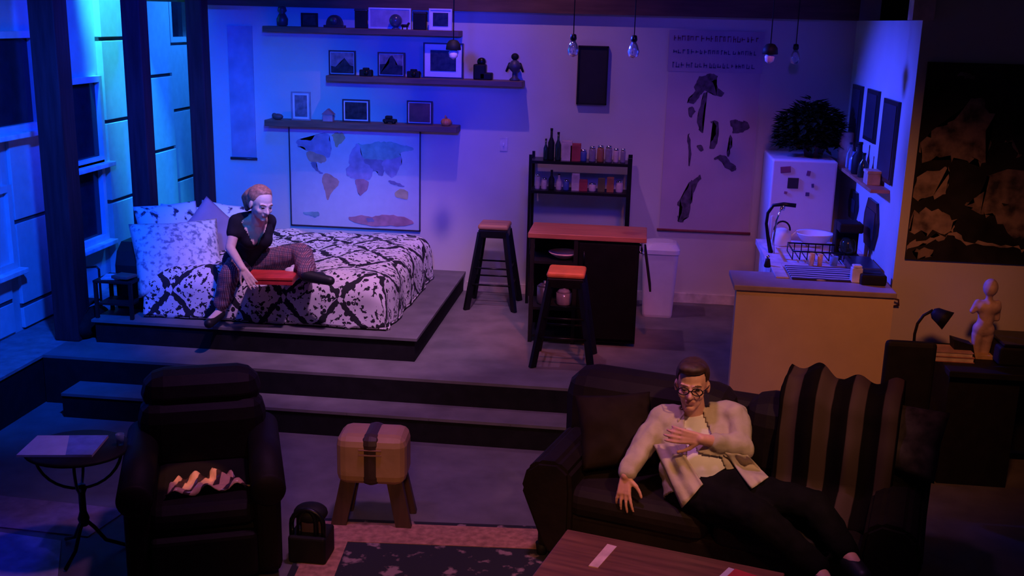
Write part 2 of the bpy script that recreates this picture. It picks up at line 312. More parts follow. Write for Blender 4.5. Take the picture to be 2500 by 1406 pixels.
p = spos(1089, 306, zl, YB-.14); t = thing('gourd_ornament', 'orange pumpkin-like ornament at the right end of the lowest shelf', 'ornament', p)
mb = MB()
for i in range(8): a = i*math.pi/4; mb.ell(p+Vector((.018*math.cos(a), .018*math.sin(a), .03)), (.028, .028, .032))
obj('gourd_body', mb, mat('orange_glaze', (.85, .25, .07), .4), t); obj('stem', MB().cone(p+Vector((0, 0, .055)), p+Vector((-.008, 0, .09)), .01, .005), mat('stem_brown', (.5, .2, .1), .6), t)
# ------------------------------------------------------------------ world map
cx = lambda x, y: ony(600+x/3.196, 180+y/3.196, YB-.02)
a, b = ony(712, 546, YB-.02), ony(1026, 568, YB-.02); ztop = ony(712, 296, YB-.02).z
t = thing('world_map_poster', 'large framed world map hanging above the bed', 'map', ((a.x+b.x)/2, YB-.02, a.z-.01))
x0, x1, z0, z1 = a.x-.004, b.x, (a.z+b.z)/2, ztop; bw = .008; Y = YB-.03
obj('map_frame', MB().box((x0, Y, z0), (x0+bw, YB, z1)).box((x1-bw, Y, z0), (x1, YB, z1)).box((x0, Y, z0), (x1, YB, z0+bw)).box((x0, Y, z1-bw), (x1, YB, z1)), DFR, t)
cols = [mat('map_paper', (.5, .53, .56), .6, var=.04), mat('map_violet', (.3, .26, .42), .6), mat('map_orange', (.5, .28, .2), .6), mat('map_green', (.2, .38, .36), .6), mat('map_ochre', (.48, .38, .18), .6), mat('map_red', (.42, .2, .22), .6), mat('map_dark', (.2, .18, .3), .6)]
mb = MB().box((x0+bw, YB-.016, z0+bw), (x1-bw, YB, z1-bw)); 
lands = [
 (1, [(395, 525), (440, 515), (500, 530), (560, 470), (640, 465), (650, 520), (655, 560), (665, 610), (640, 660), (560, 620), (480, 600), (450, 570), (410, 570)]),
 (2, [(480, 600), (560, 620), (640, 660), (600, 700), (560, 690), (500, 690), (478, 640)]),
 (6, [(500, 690), (560, 690), (545, 715), (570, 755), (600, 775), (580, 780), (530, 735)]),
 (4, [(660, 480), (700, 462), (775, 468), (770, 520), (730, 550), (710, 580), (690, 550), (685, 500)]),
 (2, [(600, 790), (630, 778), (690, 805), (725, 840), (710, 890), (670, 920), (640, 985), (625, 970), (625, 900), (595, 840)]),
 (3, [(880, 540), (920, 560), (980, 545), (1070, 530), (1140, 540), (1220, 560), (1300, 575), (1290, 605), (1230, 600), (1190, 620), (1210, 655), (1130, 690), (1000, 680), (930, 680), (880, 640), (890, 590)]),
 (1, [(800, 700), (815, 620), (850, 570), (880, 540), (900, 590), (900, 640), (950, 690), (900, 720), (850, 710)]),
 (6, [(920, 665), (1000, 670), (1085, 680), (1085, 760), (1060, 800), (1040, 790), (1020, 750), (975, 775), (935, 720)]),
 (1, [(1060, 680), (1130, 670), (1215, 645), (1215, 700), (1180, 770), (1150, 810), (1120, 790), (1080, 760)]),
 (1, [(790, 720), (850, 700), (960, 705), (990, 770), (960, 830), (870, 830), (830, 805), (780, 790)]),
 (5, [(850, 830), (960, 830), (950, 900), (920, 930), (895, 955), (875, 920), (868, 870)]),
 (4, [(1165, 930), (1200, 900), (1250, 905), (1272, 940), (1250, 985), (1210, 965), (1170, 960)]),
 (6, [(1120, 830), (1180, 850), (1240, 870), (1235, 880), (1170, 868), (1115, 850)]),
 (5, [(790, 1120), (900, 1105), (1000, 1115), (1100, 1100), (1220, 1115), (1300, 1150), (1290, 1180), (1150, 1185), (1000, 1190), (860, 1165)]),
 (3, [(445, 1080), (560, 1075), (580, 1100), (540, 1120), (520, 1100), (470, 1105)]),
 (6, [(940, 1120), (1010, 1130), (1000, 1160), (950, 1155)]),
]
for li, (mi, pts) in enumerate(lands):
    P = chaikin([cx(*q) for q in pts], 1, 0, li); P = chaikin([p+(p-sum(P, Vector())/len(P))*.05 for p in P], 1, .014, li); yy = YB-.0165-.0004*(li+1); mb.prism([(v.x, yy, min(v.z, z1-bw)) for v in P], (0, .0004*(li+1), 0), mi)
obj('printed_map', mb, cols, t)
# ------------------------------------------------------------------ hanging scroll at left, switch, chalkboard, tall banner
a = ony(553, 62, YB-.02); b = ony(625, 388, YB-.02); t = thing('wall_scroll', 'narrow dusky hanging scroll on the back wall beside the corner post', 'scroll', ((a.x+b.x)/2, YB, b.z))
obj('scroll_sheet', MB().box((a.x, YB-.012, b.z), (b.x, YB, a.z)), mat('dusky_scroll_paper', (.36, .33, .42), .8, var=.25, scale=5), t)
obj('scroll_rod', MB().cyl((a.x-.01, YB-.02, b.z), (b.x+.01, YB-.02, b.z), .012), DFR, t)
p = ony(1230, 352, YB); t = thing('light_switch', 'small switch plate on the back wall between map and rack', 'switch', (p.x, YB, p.z-.05))
obj('switch_plate', MB().box((p.x-.035, YB-.008, p.z-.06), (p.x+.035, YB, p.z+.06), .003), mat('switch_plastic', (.66, .6, .58), .4), t); obj('toggle', MB().box((p.x-.008, YB-.02, p.z-.012), (p.x+.008, YB-.008, p.z+.012), .002), WHITE, t)
a = ony(1412, 111, YB-.04); b = ony(1480, 257, YB-.04); t = thing('chalkboard', 'tall black framed board hanging high beside the tall paper banner', 'board', ((a.x+b.x)/2, YB, b.z))
obj('board_panel', MB().box((a.x+.012, YB-.025, b.z+.012), (b.x-.012, YB, a.z-.012)), mat('board_black', (.01, .01, .012), .7), t)
obj('board_frame', MB().box((a.x, YB-.04, b.z), (a.x+.012, YB, a.z)).box((b.x-.012, YB-.04, b.z), (b.x, YB, a.z)).box((a.x, YB-.04, b.z), (b.x, YB, b.z+.012)).box((a.x, YB-.04, a.z-.012), (b.x, YB, a.z)), BLACK, t)
cb = lambda x, y: ony(1240+x/2.4237, 40+y/2.4237, YB-.015)
a = cb(880, 1280); b = cb(1385, 1290); tl = cb(930, 90); tr = cb(1470, 110)
t = thing('banner_poster', 'tall pale paper banner with dark ink bird and fish drawings', 'banner', ((a.x+b.x)/2+.03, YB, b.z))
xa, xb = a.x+.02, b.x+.05; za, zb = b.z+.01, 2.72; Yb = YB-.012
psh = obj('paper_sheet', MB().box((xa, Yb, za), (xb, YB, zb)), mat('mauve_paper', (.54, .42, .47), .85, var=.08, scale=3), t)
hst = obj('header_strip', MB().box((xa-.01, Yb-.004, 2.38), (xb+.01, Yb, zb)), mat('header_paper', (.46, .35, .45), .85, var=.1, scale=4), t)
obj('hanging_rod', MB().cyl((xa-.02, Yb-.005, za), (xb+.02, Yb-.005, za), .011), mat('dark_red_rod', (.22, .04, .05), .5), t)
random.seed(3)      # three lines of illegible brushed lettering, each a strip of strokes
for (yy, mi, h) in ((2.655, 0, .05), (2.545, 1, .04), (2.435, 1, .045)):
    x = xa+.03; mb = MB()
    while x < xb-.05:
        w_ = random.uniform(.014, .03); hh = h*random.uniform(.6, 1); q = random.choice((-.4, 0, .4))*hh
        mb.box((x, Yb-.008, yy-hh/2), (x+.007, Yb-.004, yy+hh/2)).box((x, Yb-.008, yy+q-.004), (x+w_, Yb-.004, yy+q+.004))
        if random.random() < .5: mb.box((x+w_-.006, Yb-.008, yy-hh/2), (x+w_, Yb-.004, yy+hh*.2))
        x += w_ + random.uniform(.008, .02)
    obj('lettering', mb, [mat('faded_red_ink', (.2, .06, .12), .8), mat('faded_blue_ink', (.1, .09, .22), .8)][mi], hst)
ink = [[(1140, 350), (1185, 335), (1240, 345), (1250, 372), (1190, 385), (1235, 420), (1290, 460), (1230, 485), (1180, 430), (1140, 455), (1110, 520), (1060, 512), (1062, 488), (1110, 450), (1112, 400)],
 [(1165, 440), (1185, 450), (1155, 560), (1148, 640), (1156, 695), (1138, 690), (1122, 640), (1130, 550)],
 [(1300, 630), (1340, 602), (1375, 625), (1415, 618), (1432, 660), (1385, 690), (1330, 692), (1335, 660)],
 [(1055, 560), (1080, 535), (1112, 548), (1105, 585), (1070, 590)],
 [(1185, 622), (1250, 612), (1248, 720), (1215, 790), (1185, 780), (1225, 700), (1235, 640)],
 [(1065, 690), (1080, 690), (1078, 890), (1068, 895), (1070, 800)], [(1120, 760), (1150, 755), (1160, 790), (1130, 795)],
 [(1205, 835), (1275, 815), (1320, 860), (1355, 900), (1335, 922), (1290, 905), (1262, 855)],
 [(1310, 700), (1322, 700), (1328, 770), (1300, 830), (1290, 822), (1312, 765)],
 [(1140, 928), (1147, 960), (1092, 1040), (1092, 1110), (1062, 1190), (1048, 1190), (1035, 1217), (990, 1207), (1030, 1160), (1038, 1120), (988, 1115), (1060, 1030), (1080, 960), (1100, 975)]]
mb = MB()
for pts in ink:
    P = chaikin([cb(*q) for q in pts], 2, .02, len(pts)); mb.prism([(v.x, Yb-.0005, v.z) for v in P], (0, -.0015, 0))
obj('ink_drawing', mb, mat('black_ink', (.09, .06, .1), .8, var=.6, scale=20), psh)
# ------------------------------------------------------------------ pendants
def pendant(px, py, Y, label, kind):
    p = ony(px, py, Y); t = thing('pendant_lamp', label, 'pendant lamp', (p.x, Y, p.z-.06), group='pendant lamps over the kitchen')
    obj('cord', MB().cyl((p.x, Y, p.z+.03), (p.x, Y, 3.35), .004, seg=6), BLACK, t)
    if kind == 'shade':
        obj('lamp_shade', MB().lathe([(.012, .06), (.03, .055), (.05, .03), (.055, -.01), (.05, -.012), (.045, .025)], (p.x, Y, p.z)), BLACK, t)
        obj('bulb', MB().lathe([(.02, .0), (.035, -.03), (.03, -.06), (.0, -.08)], (p.x, Y, p.z)), mat('frosted_bulb', (.8, .6, .55), .3), t)
    else:
        obj('socket', MB().lathe([(.01, .035), (.02, .03), (.024, 0), (.018, -.012)], (p.x, Y, p.z)), BLKMET, t)
        obj('bulb', MB().lathe([(.014, -.01), (.03, -.04), (.042, -.08), (.034, -.115), (0, -.13)], (p.x, Y, p.z)), GLASSY, t)
pendant(1107, 118, 7.7, 'black-shaded pendant hanging in front of the white-matted frame', 'shade')
pendant(1400, 95, 7.9, 'bare glass bulb pendant left of the tall black board', 'bulb')
pendant(1548, 98, 7.9, 'bare glass bulb pendant between the black board and the banner', 'bulb')
pendant(1880, 128, 7.7, 'black-shaded pendant with an amber glint over the fridge side', 'shade')
pendant(1943, 118, 9.0, 'tiny dark pendant furthest right, near the kitchen corner', 'bulb')
# ------------------------------------------------------------------ bed
DAM = bpy.data.materials.new('black_and_white_damask'); DAM.use_nodes = True
def damask():
    nt = DAM.node_tree; N = nt.nodes.new; L = nt.links.new; b = nt.nodes['Principled BSDF']; b.inputs['Roughness'].default_value = .85
    uv = N('ShaderNodeUVMap'); nz = N('ShaderNodeTexNoise'); nz.inputs['Scale'].default_value = 14; nz.inputs['Detail'].default_value = 4; L(uv.outputs['UV'], nz.inputs['Vector'])
    sep = N('ShaderNodeSeparateXYZ'); L(uv.outputs['UV'], sep.inputs[0])
    def M(op, a, b2=None, c=None):
        n = N('ShaderNodeMath'); n.operation = op
        for i, v in enumerate((a, b2, c)):
            if v is None: continue
            if isinstance(v, (int, float)): n.inputs[i].default_value = v
            else: L(v, n.inputs[i])
        return n.outputs[0]
    u = M('MULTIPLY', sep.outputs[0], 1/.43); v = M('MULTIPLY', sep.outputs[1], 1/.46)
    nn = M('MULTIPLY', M('SUBTRACT', nz.outputs['Fac'], .5), .55)
    nn2 = M('MULTIPLY', M('SUBTRACT', nz.outputs['Fac'], .5), 1.1)
    a_ = M('PINGPONG', M('ADD', u, v), .5); c_ = M('PINGPONG', M('SUBTRACT', u, v), .5)
    # lattice at a_=0 or c_=0
    d = M('ADD', M('MINIMUM', a_, c_), M('MULTIPLY', nn, .45)); lat = M('LESS_THAN', d, .062)
    # inner flourish diamond
    s = M('MINIMUM', a_, c_); ring = M('ABSOLUTE', M('SUBTRACT', M('ADD', s, nn), .24)); ring = M('LESS_THAN', ring, .03)
    # leafy specks
    vo = N('ShaderNodeTexVoronoi'); vo.inputs['Scale'].default_value = 17; L(uv.outputs['UV'], vo.inputs['Vector'])
    sp = M('LESS_THAN', M('ADD', vo.outputs['Distance'], M('MULTIPLY', s, .9)), .40)
    n3 = N('ShaderNodeTexNoise'); n3.inputs['Scale'].default_value = 32; L(uv.outputs['UV'], n3.inputs['Vector'])
    sp2 = M('GREATER_THAN', n3.outputs['Fac'], .61)
    f = M('MAXIMUM', M('MAXIMUM', lat, M('MULTIPLY', ring, M('GREATER_THAN', n3.outputs['Fac'], .5))), M('MAXIMUM', sp, sp2))
    # white florets on the crossings
    fl = M('LESS_THAN', M('ADD', M('MAXIMUM', a_, c_), M('MULTIPLY', nn, .5)), .055)
    f = M('MULTIPLY', f, M('SUBTRACT', 1, fl))
    mx = N('ShaderNodeMix'); mx.data_type = 'RGBA'; L(f, mx.inputs['Factor']); mx.inputs['A'].default_value = (.78, .74, .74, 1); mx.inputs['B'].default_value = (.015, .014, .018, 1); L(mx.outputs['Result'], b.inputs['Base Color'])
damask()
BX0, BX1, BY0, BY1, BZ = -3.62, -1.80, 7.33, 8.85, .87
bed = thing('bed', 'wide bed under a black and white damask quilt on its black platform', 'bed', (-2.7, 8.1, U3))
obj('mattress', MB().box((BX0, BY0+.06, U3), (BX1-.06, BY1, BZ-.04), .06), WHITE, bed)
obj('headboard', MB().prism([(-3.93, y, z) for y, z in [(7.5, U3), (9.1, U3), (9.1, .98), (8.95, 1.04), (7.62, 1.04), (7.54, .98), (7.5, .88)]], (.2, 0, 0)), mat('black_headboard', (.012, .012, .014), .5), bed)
def quilt():
    b = bmesh.new(); uvl = b.loops.layers.uv.new('UVMap'); nx, ny = 110, 100; R = .13; G = []
    W_ = BX1-BX0+ .40; D_ = BY1-BY0+.42
    for i in range(nx+1):
        row = []
        for j in range(ny+1):
            u = W_*i/nx; v = D_*j/ny    # u from head to foot, v from front hem to back
            fx, fz = BX0+u, 0
            flat = BX1-BX0-R; 
            if u > flat:
                e = u-flat; q = R*math.pi/2
                if e < q: a = e/R; X = BX0+flat+R*math.sin(a); dzx = -R*(1-math.cos(a))
                else: X = BX0+flat+R+.02*(e-q)/.2; dzx = -R-(e-q)
            else: X = BX0+u; dzx = 0
            hang = .43
            e = hang-v
            q = R*math.pi/2
            if v < hang:
                if e < q: a = e/R; Y_ = BY0+R-R*math.sin(a); dzy = -R*(1-math.cos(a))
                else: Y_ = BY0-.015*(e-q)/.2; dzy = -R-(e-q)
            else: Y_ = BY0+R+(v-hang); dzy = 0
            puff = .035*noise.noise((X*3, Y_*3, 1))+.02*noise.noise((X*8, Y_*8, 3))+.03*math.exp(-((X+2.1)**2*3+(Y_-8.3)**2*4))+.03
            if dzx < 0 or dzy < 0: X += (.03*noise.noise((X*7, Y_*7+dzy*2, 5))+.02)*(1 if dzx < 0 else 0); Y_ -= (.03*noise.noise((X*6, dzy*5, 9))+.01)*(1 if dzy < 0 else 0)
            z = BZ+max(dzx+dzy, -(BZ-U3-.012))+puff*max(0, 1+(dzx+dzy)*4)
            row.append((b.verts.new((X, Y_, max(z, U3+.008))), (u, v)))
        G.append(row)
    for i in range(nx):
        for j in range(ny):
            q = [G[i][j], G[i+1][j], G[i+1][j+1], G[i][j+1]]
            try: f = b.faces.new([k[0] for k in q])
            except ValueError: continue
            f.smooth = True
            for lp, k in zip(f.loops, q): lp[uvl].uv = k[1]
    return b
o = obj('quilt', quilt(), DAM, label='puffy black and white damask quilt spread over the bed', cat='quilt')
sm = o.modifiers.new('th', 'SOLIDIFY'); sm.thickness = .012; sm.offset = 1
# pillows
def pillow_bm(w_, h_, t_, seed=0, n=22, rng=.6):
    b = bmesh.new(); T = [[], []]
    for s in (0, 1):
        for i in range(n+1):
            r = []
            for j in range(n+1):
                u, v = 2*i/n-1, 2*j/n-1; k = (max(0, 1-abs(u)**2.6)*max(0, 1-abs(v)**2.6))**.5
                pin = 1-.06*(1-abs(u))*abs(v)-.0; pin2 = 1-.06*(1-abs(v))*abs(u)
                z = k*t_/2*(1+.25*noise.noise((u*2+seed, v*2, s)))
                r.append(b.verts.new((u*w_/2*pin2, v*h_/2*pin, z if s == 0 else -z)))
            T[s].append(r)
        for i in range(n):
            for j in range(n):
                q = [T[s][i][j], T[s][i+1][j], T[s][i+1][j+1], T[s][i][j+1]]; f = b.faces.new(q if s == 0 else q[::-1]); f.smooth = True
    bmesh.ops.remove_doubles(b, verts=b.verts[:], dist=1e-4); return b
def cushion(name, w_, h_, t_, loc, rot, m, label, cat, seed=0, parent=None, group=None):
    b = pillow_bm(w_, h_, t_, seed); from mathutils import Euler
    b.transform(Matrix.Translation(Vector(loc)) @ Euler([math.radians(a) for a in rot]).to_matrix().to_4x4())
    return obj(name, b, m, parent, label=label, cat=cat, group=group)
FLOR = mat('pale_floral_cotton', (.62, .66, .7), .85, var=.32, scale=26); 
def spotty(m_, lo, hi, p0, p1):
    r = [x for x in m_.node_tree.nodes if x.type == 'VALTORGB'][0].color_ramp.elements; r[0].color = (*lo, 1); r[1].color = (*hi, 1); r[0].position = p0; r[1].position = p1
spotty(FLOR, (.22, .25, .33), (.72, .74, .74), .38, .5)
DFL = mat('floral_cotton_dark_leaf', (.62, .66, .7), .85, scale=13); spotty(DFL, (.03, .03, .06), (.75, .76, .76), .36, .43)
def J(x, y, Y): return ony(x, y, Y)
cushion('pillow', .66, .58, .24, J(436, 628, 7.58), (62, 0, 35), FLOR, 'big pale floral pillow at the front of the bed head', 'pillow', 1)
cushion('pillow', .52, .42, .18, J(415, 560, 7.95), (70, 0, 48), DFL, 'pale pillow with dark leaf print standing behind the big floral one', 'pillow', 2)
cushion('pillow', .50, .40, .16, J(465, 560, 8.35), (75, 8, 40), DFL, 'pale pillow against the corner, next to the plain violet cushion', 'pillow', 3)
cushion('throw_cushion', .44, .42, .14, J(517, 570, 8.1), (72, 44, 30), mat('dusty_violet_cloth', (.28, .22, .34), .85, var=.08), 'plain dusty violet cushion standing on its corner behind the woman', 'cushion', 4)
cushion('pillow', .42, .36, .14, J(548, 548, 8.5), (70, 10, 20), DFL, 'pale pillow mostly hidden behind the seated woman', 'pillow', 5)
# nightstand and things at the left end of the bed
n0 = Vector((-3.80, 7.32, U3)); t = thing('nightstand', 'low black nightstand at the front of the bed head', 'nightstand', n0)
obj('tabletop', MB().box(n0+Vector((-.16, -.12, .27)), n0+Vector((.14, .14, .29)), .004), BLACK, t); obj('shelf_board', MB().box(n0+Vector((-.14, -.1, .1)), n0+Vector((.12, .12, .115))), BLACK, t)
for sx in (-.145, .125):
    for sy in (-.105, .125): obj('leg', MB().box(n0+Vector((sx-.012, sy-.012, 0)), n0+Vector((sx+.012, sy+.012, .27))), BLACK, t)
t = thing('magazine', 'pale magazine lying on the black nightstand', 'magazine', n0+Vector((-.02, 0, .29)))
obj('pages', MB().box(n0+Vector((-.12, -.08, .292)), n0+Vector((.08, .07, .30)), R=Matrix.Rotation(.2, 3, 'Z')), WHITE, t); obj('cover', MB().box(n0+Vector((-.122, -.082, .3)), n0+Vector((.082, .072, .303)), R=Matrix.Rotation(.2, 3, 'Z')), mat('magazine_cover', (.6, .62, .75), .25), t)
obj('book', MB().box(n0+Vector((-.02, -.1, .305)), n0+Vector((.12, .02, .325)), .003, R=Matrix.Rotation(-.2, 3, 'Z')), mat('brown_book_cover', (.16, .08, .08), .6), label='small brown book on the magazine beside the bed', cat='book')
q0, q1, q2 = J(172, 655, 7.55), J(241, 651, 7.55), J(241, 735, 7.55)
t = thing('metal_chair', 'small thin-framed black metal chair beside the first timber post', 'chair', (q0.x+.1, 7.55, U2))
obj('back_frame', MB().tube([(q0.x, 7.55, U2+.001), (q0.x, 7.55, q0.z-.02), (q0.x+.02, 7.55, q0.z), (q1.x-.02, 7.55, q1.z), (q1.x, 7.55, q1.z-.02), (q1.x, 7.55, U2+.001)], .009), BLKMET, t)
obj('seat', MB().box((q0.x, 7.3, U2+.22), (q1.x, 7.55, U2+.235), .004), BLKMET, t)
for xx in (q0.x+.01, q1.x-.01): obj('leg', MB().cyl((xx, 7.31, U2), (xx, 7.31, U2+.22), .008), BLKMET, t)
bg = Vector((-4.08, 7.4, U2)); t = thing('duffel_bag', 'slumped black duffel bag on the floor beyond the nightstand', 'bag', bg)
obj('bag_body', MB().ell(bg+Vector((0, 0, .1)), (.09, .2, .11)).ell(bg+Vector((.0, -.1, .08)), (.08, .14, .085)), mat('black_nylon', (.012, .012, .012), .8, bump=.4), t)
obj('handle', MB().tube([bg+Vector((0, -.12+.24*i/8, .19+.06*math.sin(math.pi*i/8))) for i in range(9)], .008), BLACK, t)
# ------------------------------------------------------------------ people
def bake(mb, voxel, smooth=4):
    me = bpy.data.meshes.new('t'); mb.b.to_mesh(me); mb.b.free(); o = bpy.data.objects.new('t', me); C.objects.link(o)
    r = o.modifiers.new('r', 'REMESH'); r.mode = 'VOXEL'; r.voxel_size = voxel; r.adaptivity = 0
    s = o.modifiers.new('s', 'SMOOTH'); s.factor = .5; s.iterations = smooth
    dg = bpy.context.evaluated_depsgraph_get(); ev = o.evaluated_get(dg); m2 = bpy.data.meshes.new_from_object(ev); b = bmesh.new(); b.from_mesh(m2)
    bpy.data.objects.remove(o); bpy.data.meshes.remove(me); bpy.data.meshes.remove(m2)
    for f in b.faces: f.smooth = True
    return b
def wrinkle(b, amp=.008, f=14, st=(1, 1, 1)):
    b.normal_update()
    for v in b.verts:
        p = Vector((v.co.x*st[0], v.co.y*st[1], v.co.z*st[2]))*f; n_ = noise.noise(p)+.5*noise.noise(p*2.1+Vector((3, 1, 7))); v.co += v.normal*amp*n_
    return b
def cut(b, pred):
    dele = [f for f in b.faces if pred(f.calc_center_median())]; bmesh.ops.delete(b, geom=dele, context='FACES'); return b
def paint(b, pred, mi):
    for f in b.faces:
        if pred(f.calc_center_median()): f.material_index = mi
def basis(fwd, up):
    f = Vector(fwd).normalized(); r = f.cross(Vector(up)).normalized(); u = r.cross(f); return Matrix((r, f, u)).transposed()
def head(mb, c, R, s=1.0, jaw=1.0):
    T = lambda x, y, z: c + R @ (Vector((x, y, z))*s)
    E_ = lambda p, r: mb.ell(T(*p), [k*s for k in r], R=R)
    E_((0, -.012, .03), (.076, .097, .088)); E_((0, .022, -.02), (.063, .072, .088)); E_((0, .032, -.07), (.047*jaw, .05, .04)); E_((0, .066, -.098), (.023*jaw, .02, .016))
    for q in (-1, 1):
        E_((.079*q, -.008, -.012), (.009, .019, .031)); E_((.038*q, .06, -.03), (.024, .024, .024)); mb.cap(T(.012*q, .087, .02), T(.046*q, .073, .02), .009*s, .009*s)
        E_((.031*q, .076, .0), (.015, .012, .009))
    mb.cap(T(0, .088, .006), T(0, .112, -.028), .007*s, .0125*s); E_((.011, .098, -.031), (.009, .009, .007)); E_((-.011, .098, -.031), (.009, .009, .007))
    mb.cap(T(-.018, .086, -.058), T(.018, .086, -.058), .007*s, .007*s); mb.cap(T(-.014, .084, -.068), T(.014, .084, -.068), .0075*s, .0075*s)
    return T
def facepaint(b, c, R, s=1.0):
    Ri = R.inverted()
    def loc(p): return (Ri @ (p-c))/s
    for f in b.faces:
        q = loc(f.calc_center_median())
        if abs(q.x) < .08 and q.y > .04 and -.1 < q.z < .06:
            ax = abs(q.x)
            if ((ax-.031)/.013)**2+((q.z-.001)/.0055)**2 < 1: f.material_index = 1
            elif ((ax-.032)/.02)**2+((q.z-.022-.0)/.005)**2 < 1: f.material_index = 2
            elif (q.x/.023)**2+((q.z+.063)/.011)**2 < 1 and q.y > .075: f.material_index = 3
def hand(mb, w_, d, n, thumb, L=.19, curl=(.3, .35, .4, .45), spread=.09, r0=1.0):
    """w_ wrist, d toward the fingers, n out of the back of the hand, thumb=+1/-1 side"""
    d = Vector(d).normalized(); n = (Vector(n)-d*Vector(n).dot(d)).normalized(); s = d.cross(n)*thumb   # s points toward the thumb side
    k = L/.19
    for i, o in enumerate((.028, .01, -.01, -.028)):
        mb.cap(w_+s*o*.55*k, w_+d*.092*k+s*o*k, .0135*k*r0, .0115*k*r0)
    lens = ((.042, .026, .02), (.047, .03, .021), (.043, .028, .02), (.034, .021, .018))
    for i, o in enumerate((.031, .0105, -.0105, -.03)):
        p = w_+d*(.094-.004*(i == 3))*k+s*o*k; a = curl[i]*.6; dd0 = (d+s*spread*(1.5-i)/1.5).normalized()
        for j, l in enumerate(lens[i]):
            dd = dd0*math.cos(a)-n*math.sin(a); q = p+dd*l*k; rr = (.0092, .0084, .0075)[j]*k*r0; mb.cap(p, q, rr, rr*.93); p = q; a += curl[i]
    p = w_+d*.02*k+s*.024*k
    for l, (cs, cd_), r in ((.045, (.72, .62), .0135), (.034, (.55, .8), .0105), (.026, (.35, .9), .0092)):
        dd = (s*cs+d*cd_-n*.25).normalized(); q = p+dd*l*k; mb.cap(p, q, r*k*r0, r*.9*k*r0); p = q
EYE = mat('dark_eyes', (.03, .02, .02), .3)
def limb(mb, pts, rs):
    for a, b, r1, r2 in zip(pts[:-1], pts[1:], rs[:-1], rs[1:]): mb.cap(a, b, r1, r2)
# --- woman on the bed
W = dict(pel=J(598, 640, 7.52), ab=J(606, 606, 7.46), ch=J(618, 565, 7.36), nk=J(630, 527, 7.28), hd=J(637, 496, 7.2),
         sR=J(577, 541, 7.26), sL=J(657, 540, 7.5), eR=J(562, 606, 7.16), hR=J(593, 656, 7.02), eL=J(645, 588, 7.72), hL=J(636, 625, 7.8),
         pR=J(585, 648, 7.46), kR=J(562, 668, 7.16), aR=J(541, 742, 7.17), pL=J(622, 644, 7.52), kL=J(737, 618, 7.45), aL=J(752, 670, 7.12))
def torso_w(mb, g=0, arms=True, lo=True):
    pel, ab, ch = W['pel'], W['ab'], W['ch']; sd = (W['sL']-W['sR']).normalized()
    mb.cap(pel-sd*.05, pel+sd*.06, .115+g, .115+g); mb.cap(ab-sd*.035, ab+sd*.035, .098+g, .098+g); mb.cap(ch-sd*.05, ch+sd*.05, .092+g, .092+g)
    mb.cap(pel, ab, .112+g, .1+g); mb.cap(ab, ch, .1+g, .095+g)
    up = (W['nk']-ch).normalized(); mb.cap(W['sR']+sd*.035, W['nk']-up*.02, .05+g, .045+g); mb.cap(W['sL']-sd*.035, W['nk']-up*.02, .05+g, .045+g)
    mb.cap(ch, W['nk']-up*.05, .09+g, .06+g)
    fw = sd.cross(up)*-1
    for q in (-1, 1): mb.ell(ch+sd*.055*q-fw.normalized()*0+WF*.065-up*.015, (.06+g,)*3)
sd = (W['sL']-W['sR']).normalized(); upw = (W['nk']-W['ch']).normalized(); WF = sd.cross(upw); WF = -WF if WF.y > 0 else WF
t = thing('person', 'woman in a dark V-neck top and plaid pyjama trousers sitting on the bed', 'person', (W['pel'].x, 7.4, BZ+.03))
mb = MB(); torso_w(mb)
hf = Vector((.72, -.62, -.3)); HR = basis(hf, (.12, 0, 1)); T = head(mb, W['hd'], HR, .98, .9)
mb.cap(W['nk']-Vector((0, 0, .03)), W['hd']-HR @ Vector((0, .02, .05)), .05, .047)
limb(mb, [W['sR'], W['eR'], W['hR']], [.044, .035, .024]); limb(mb, [W['sL'], W['eL'], W['hL']], [.044, .034, .023])
hand(mb, W['hR'], (.45, -.2, -.55), (-.2, -.7, .6), 1, .165, (.25, .3, .3, .35)); hand(mb, W['hL'], (.3, .4, -.3), (0, .3, 1), -1, .165)
limb(mb, [W['pR'], W['kR'], W['aR']], [.085, .055, .036]); limb(mb, [W['pL'], W['kL'], W['aL']], [.085, .056, .036])
fR = W['aR']; mb.cap(fR, fR+Vector((-.01, .02, -.045)), .034, .032); mb.cap(fR+Vector((-.01, .03, -.05)), fR+Vector((-.03, -.12, -.085)), .032, .028); mb.cap(fR+Vector((-.03, -.12, -.085)), fR+Vector((-.035, -.17, -.092)), .028, .018)
fL = W['aL']; mb.cap(fL, fL+Vector((.16, -.03, -.02)), .034, .025)
b = bake(mb, .0055, 3); facepaint(b, W['hd'], HR, .98)
obj('body', b, [SKIN, EYE, mat('blonde_brow', (.16, .08, .05), .7), mat('lips', (.6, .25, .22), .5)], t)
mb = MB(); torso_w(mb, .015)
mb.cap(W['sR'], W['sR'].lerp(W['eR'], .42), .056, .054); mb.cap(W['sL'], W['sL'].lerp(W['eL'], .42), .056, .054)
b = bake(mb, .009, 3)
def vneck(p):
    q = p-W['nk']; h = q.dot(upw); s_ = q.dot(sd); f = q.dot(WF)
    if h > .0 and abs(s_) < .06: return True
    return f > -.02 and h > -.17 and abs(s_-.0) < .012+(.17+h)*.72
cut(b, vneck); cut(b, lambda p: (p-W['pel']).dot((W['ab']-W['pel']).normalized()) < -.02)
obj('tshirt', b, mat('navy_black_jersey', (.02, .018, .03), .85), t)
mb = MB(); limb(mb, [W['pR'], W['kR'], W['kR'].lerp(W['aR'], .92)], [.1, .073, .062]); limb(mb, [W['pL'], W['kL'], W['kL'].lerp(W['aL'], .9)], [.1, .078, .066])
mb.cap(W['pel']-sd*.05, W['pel']+sd*.06, .126, .126)
PLAID = mat('plaid_flannel', (.18, .07, .1), .9)
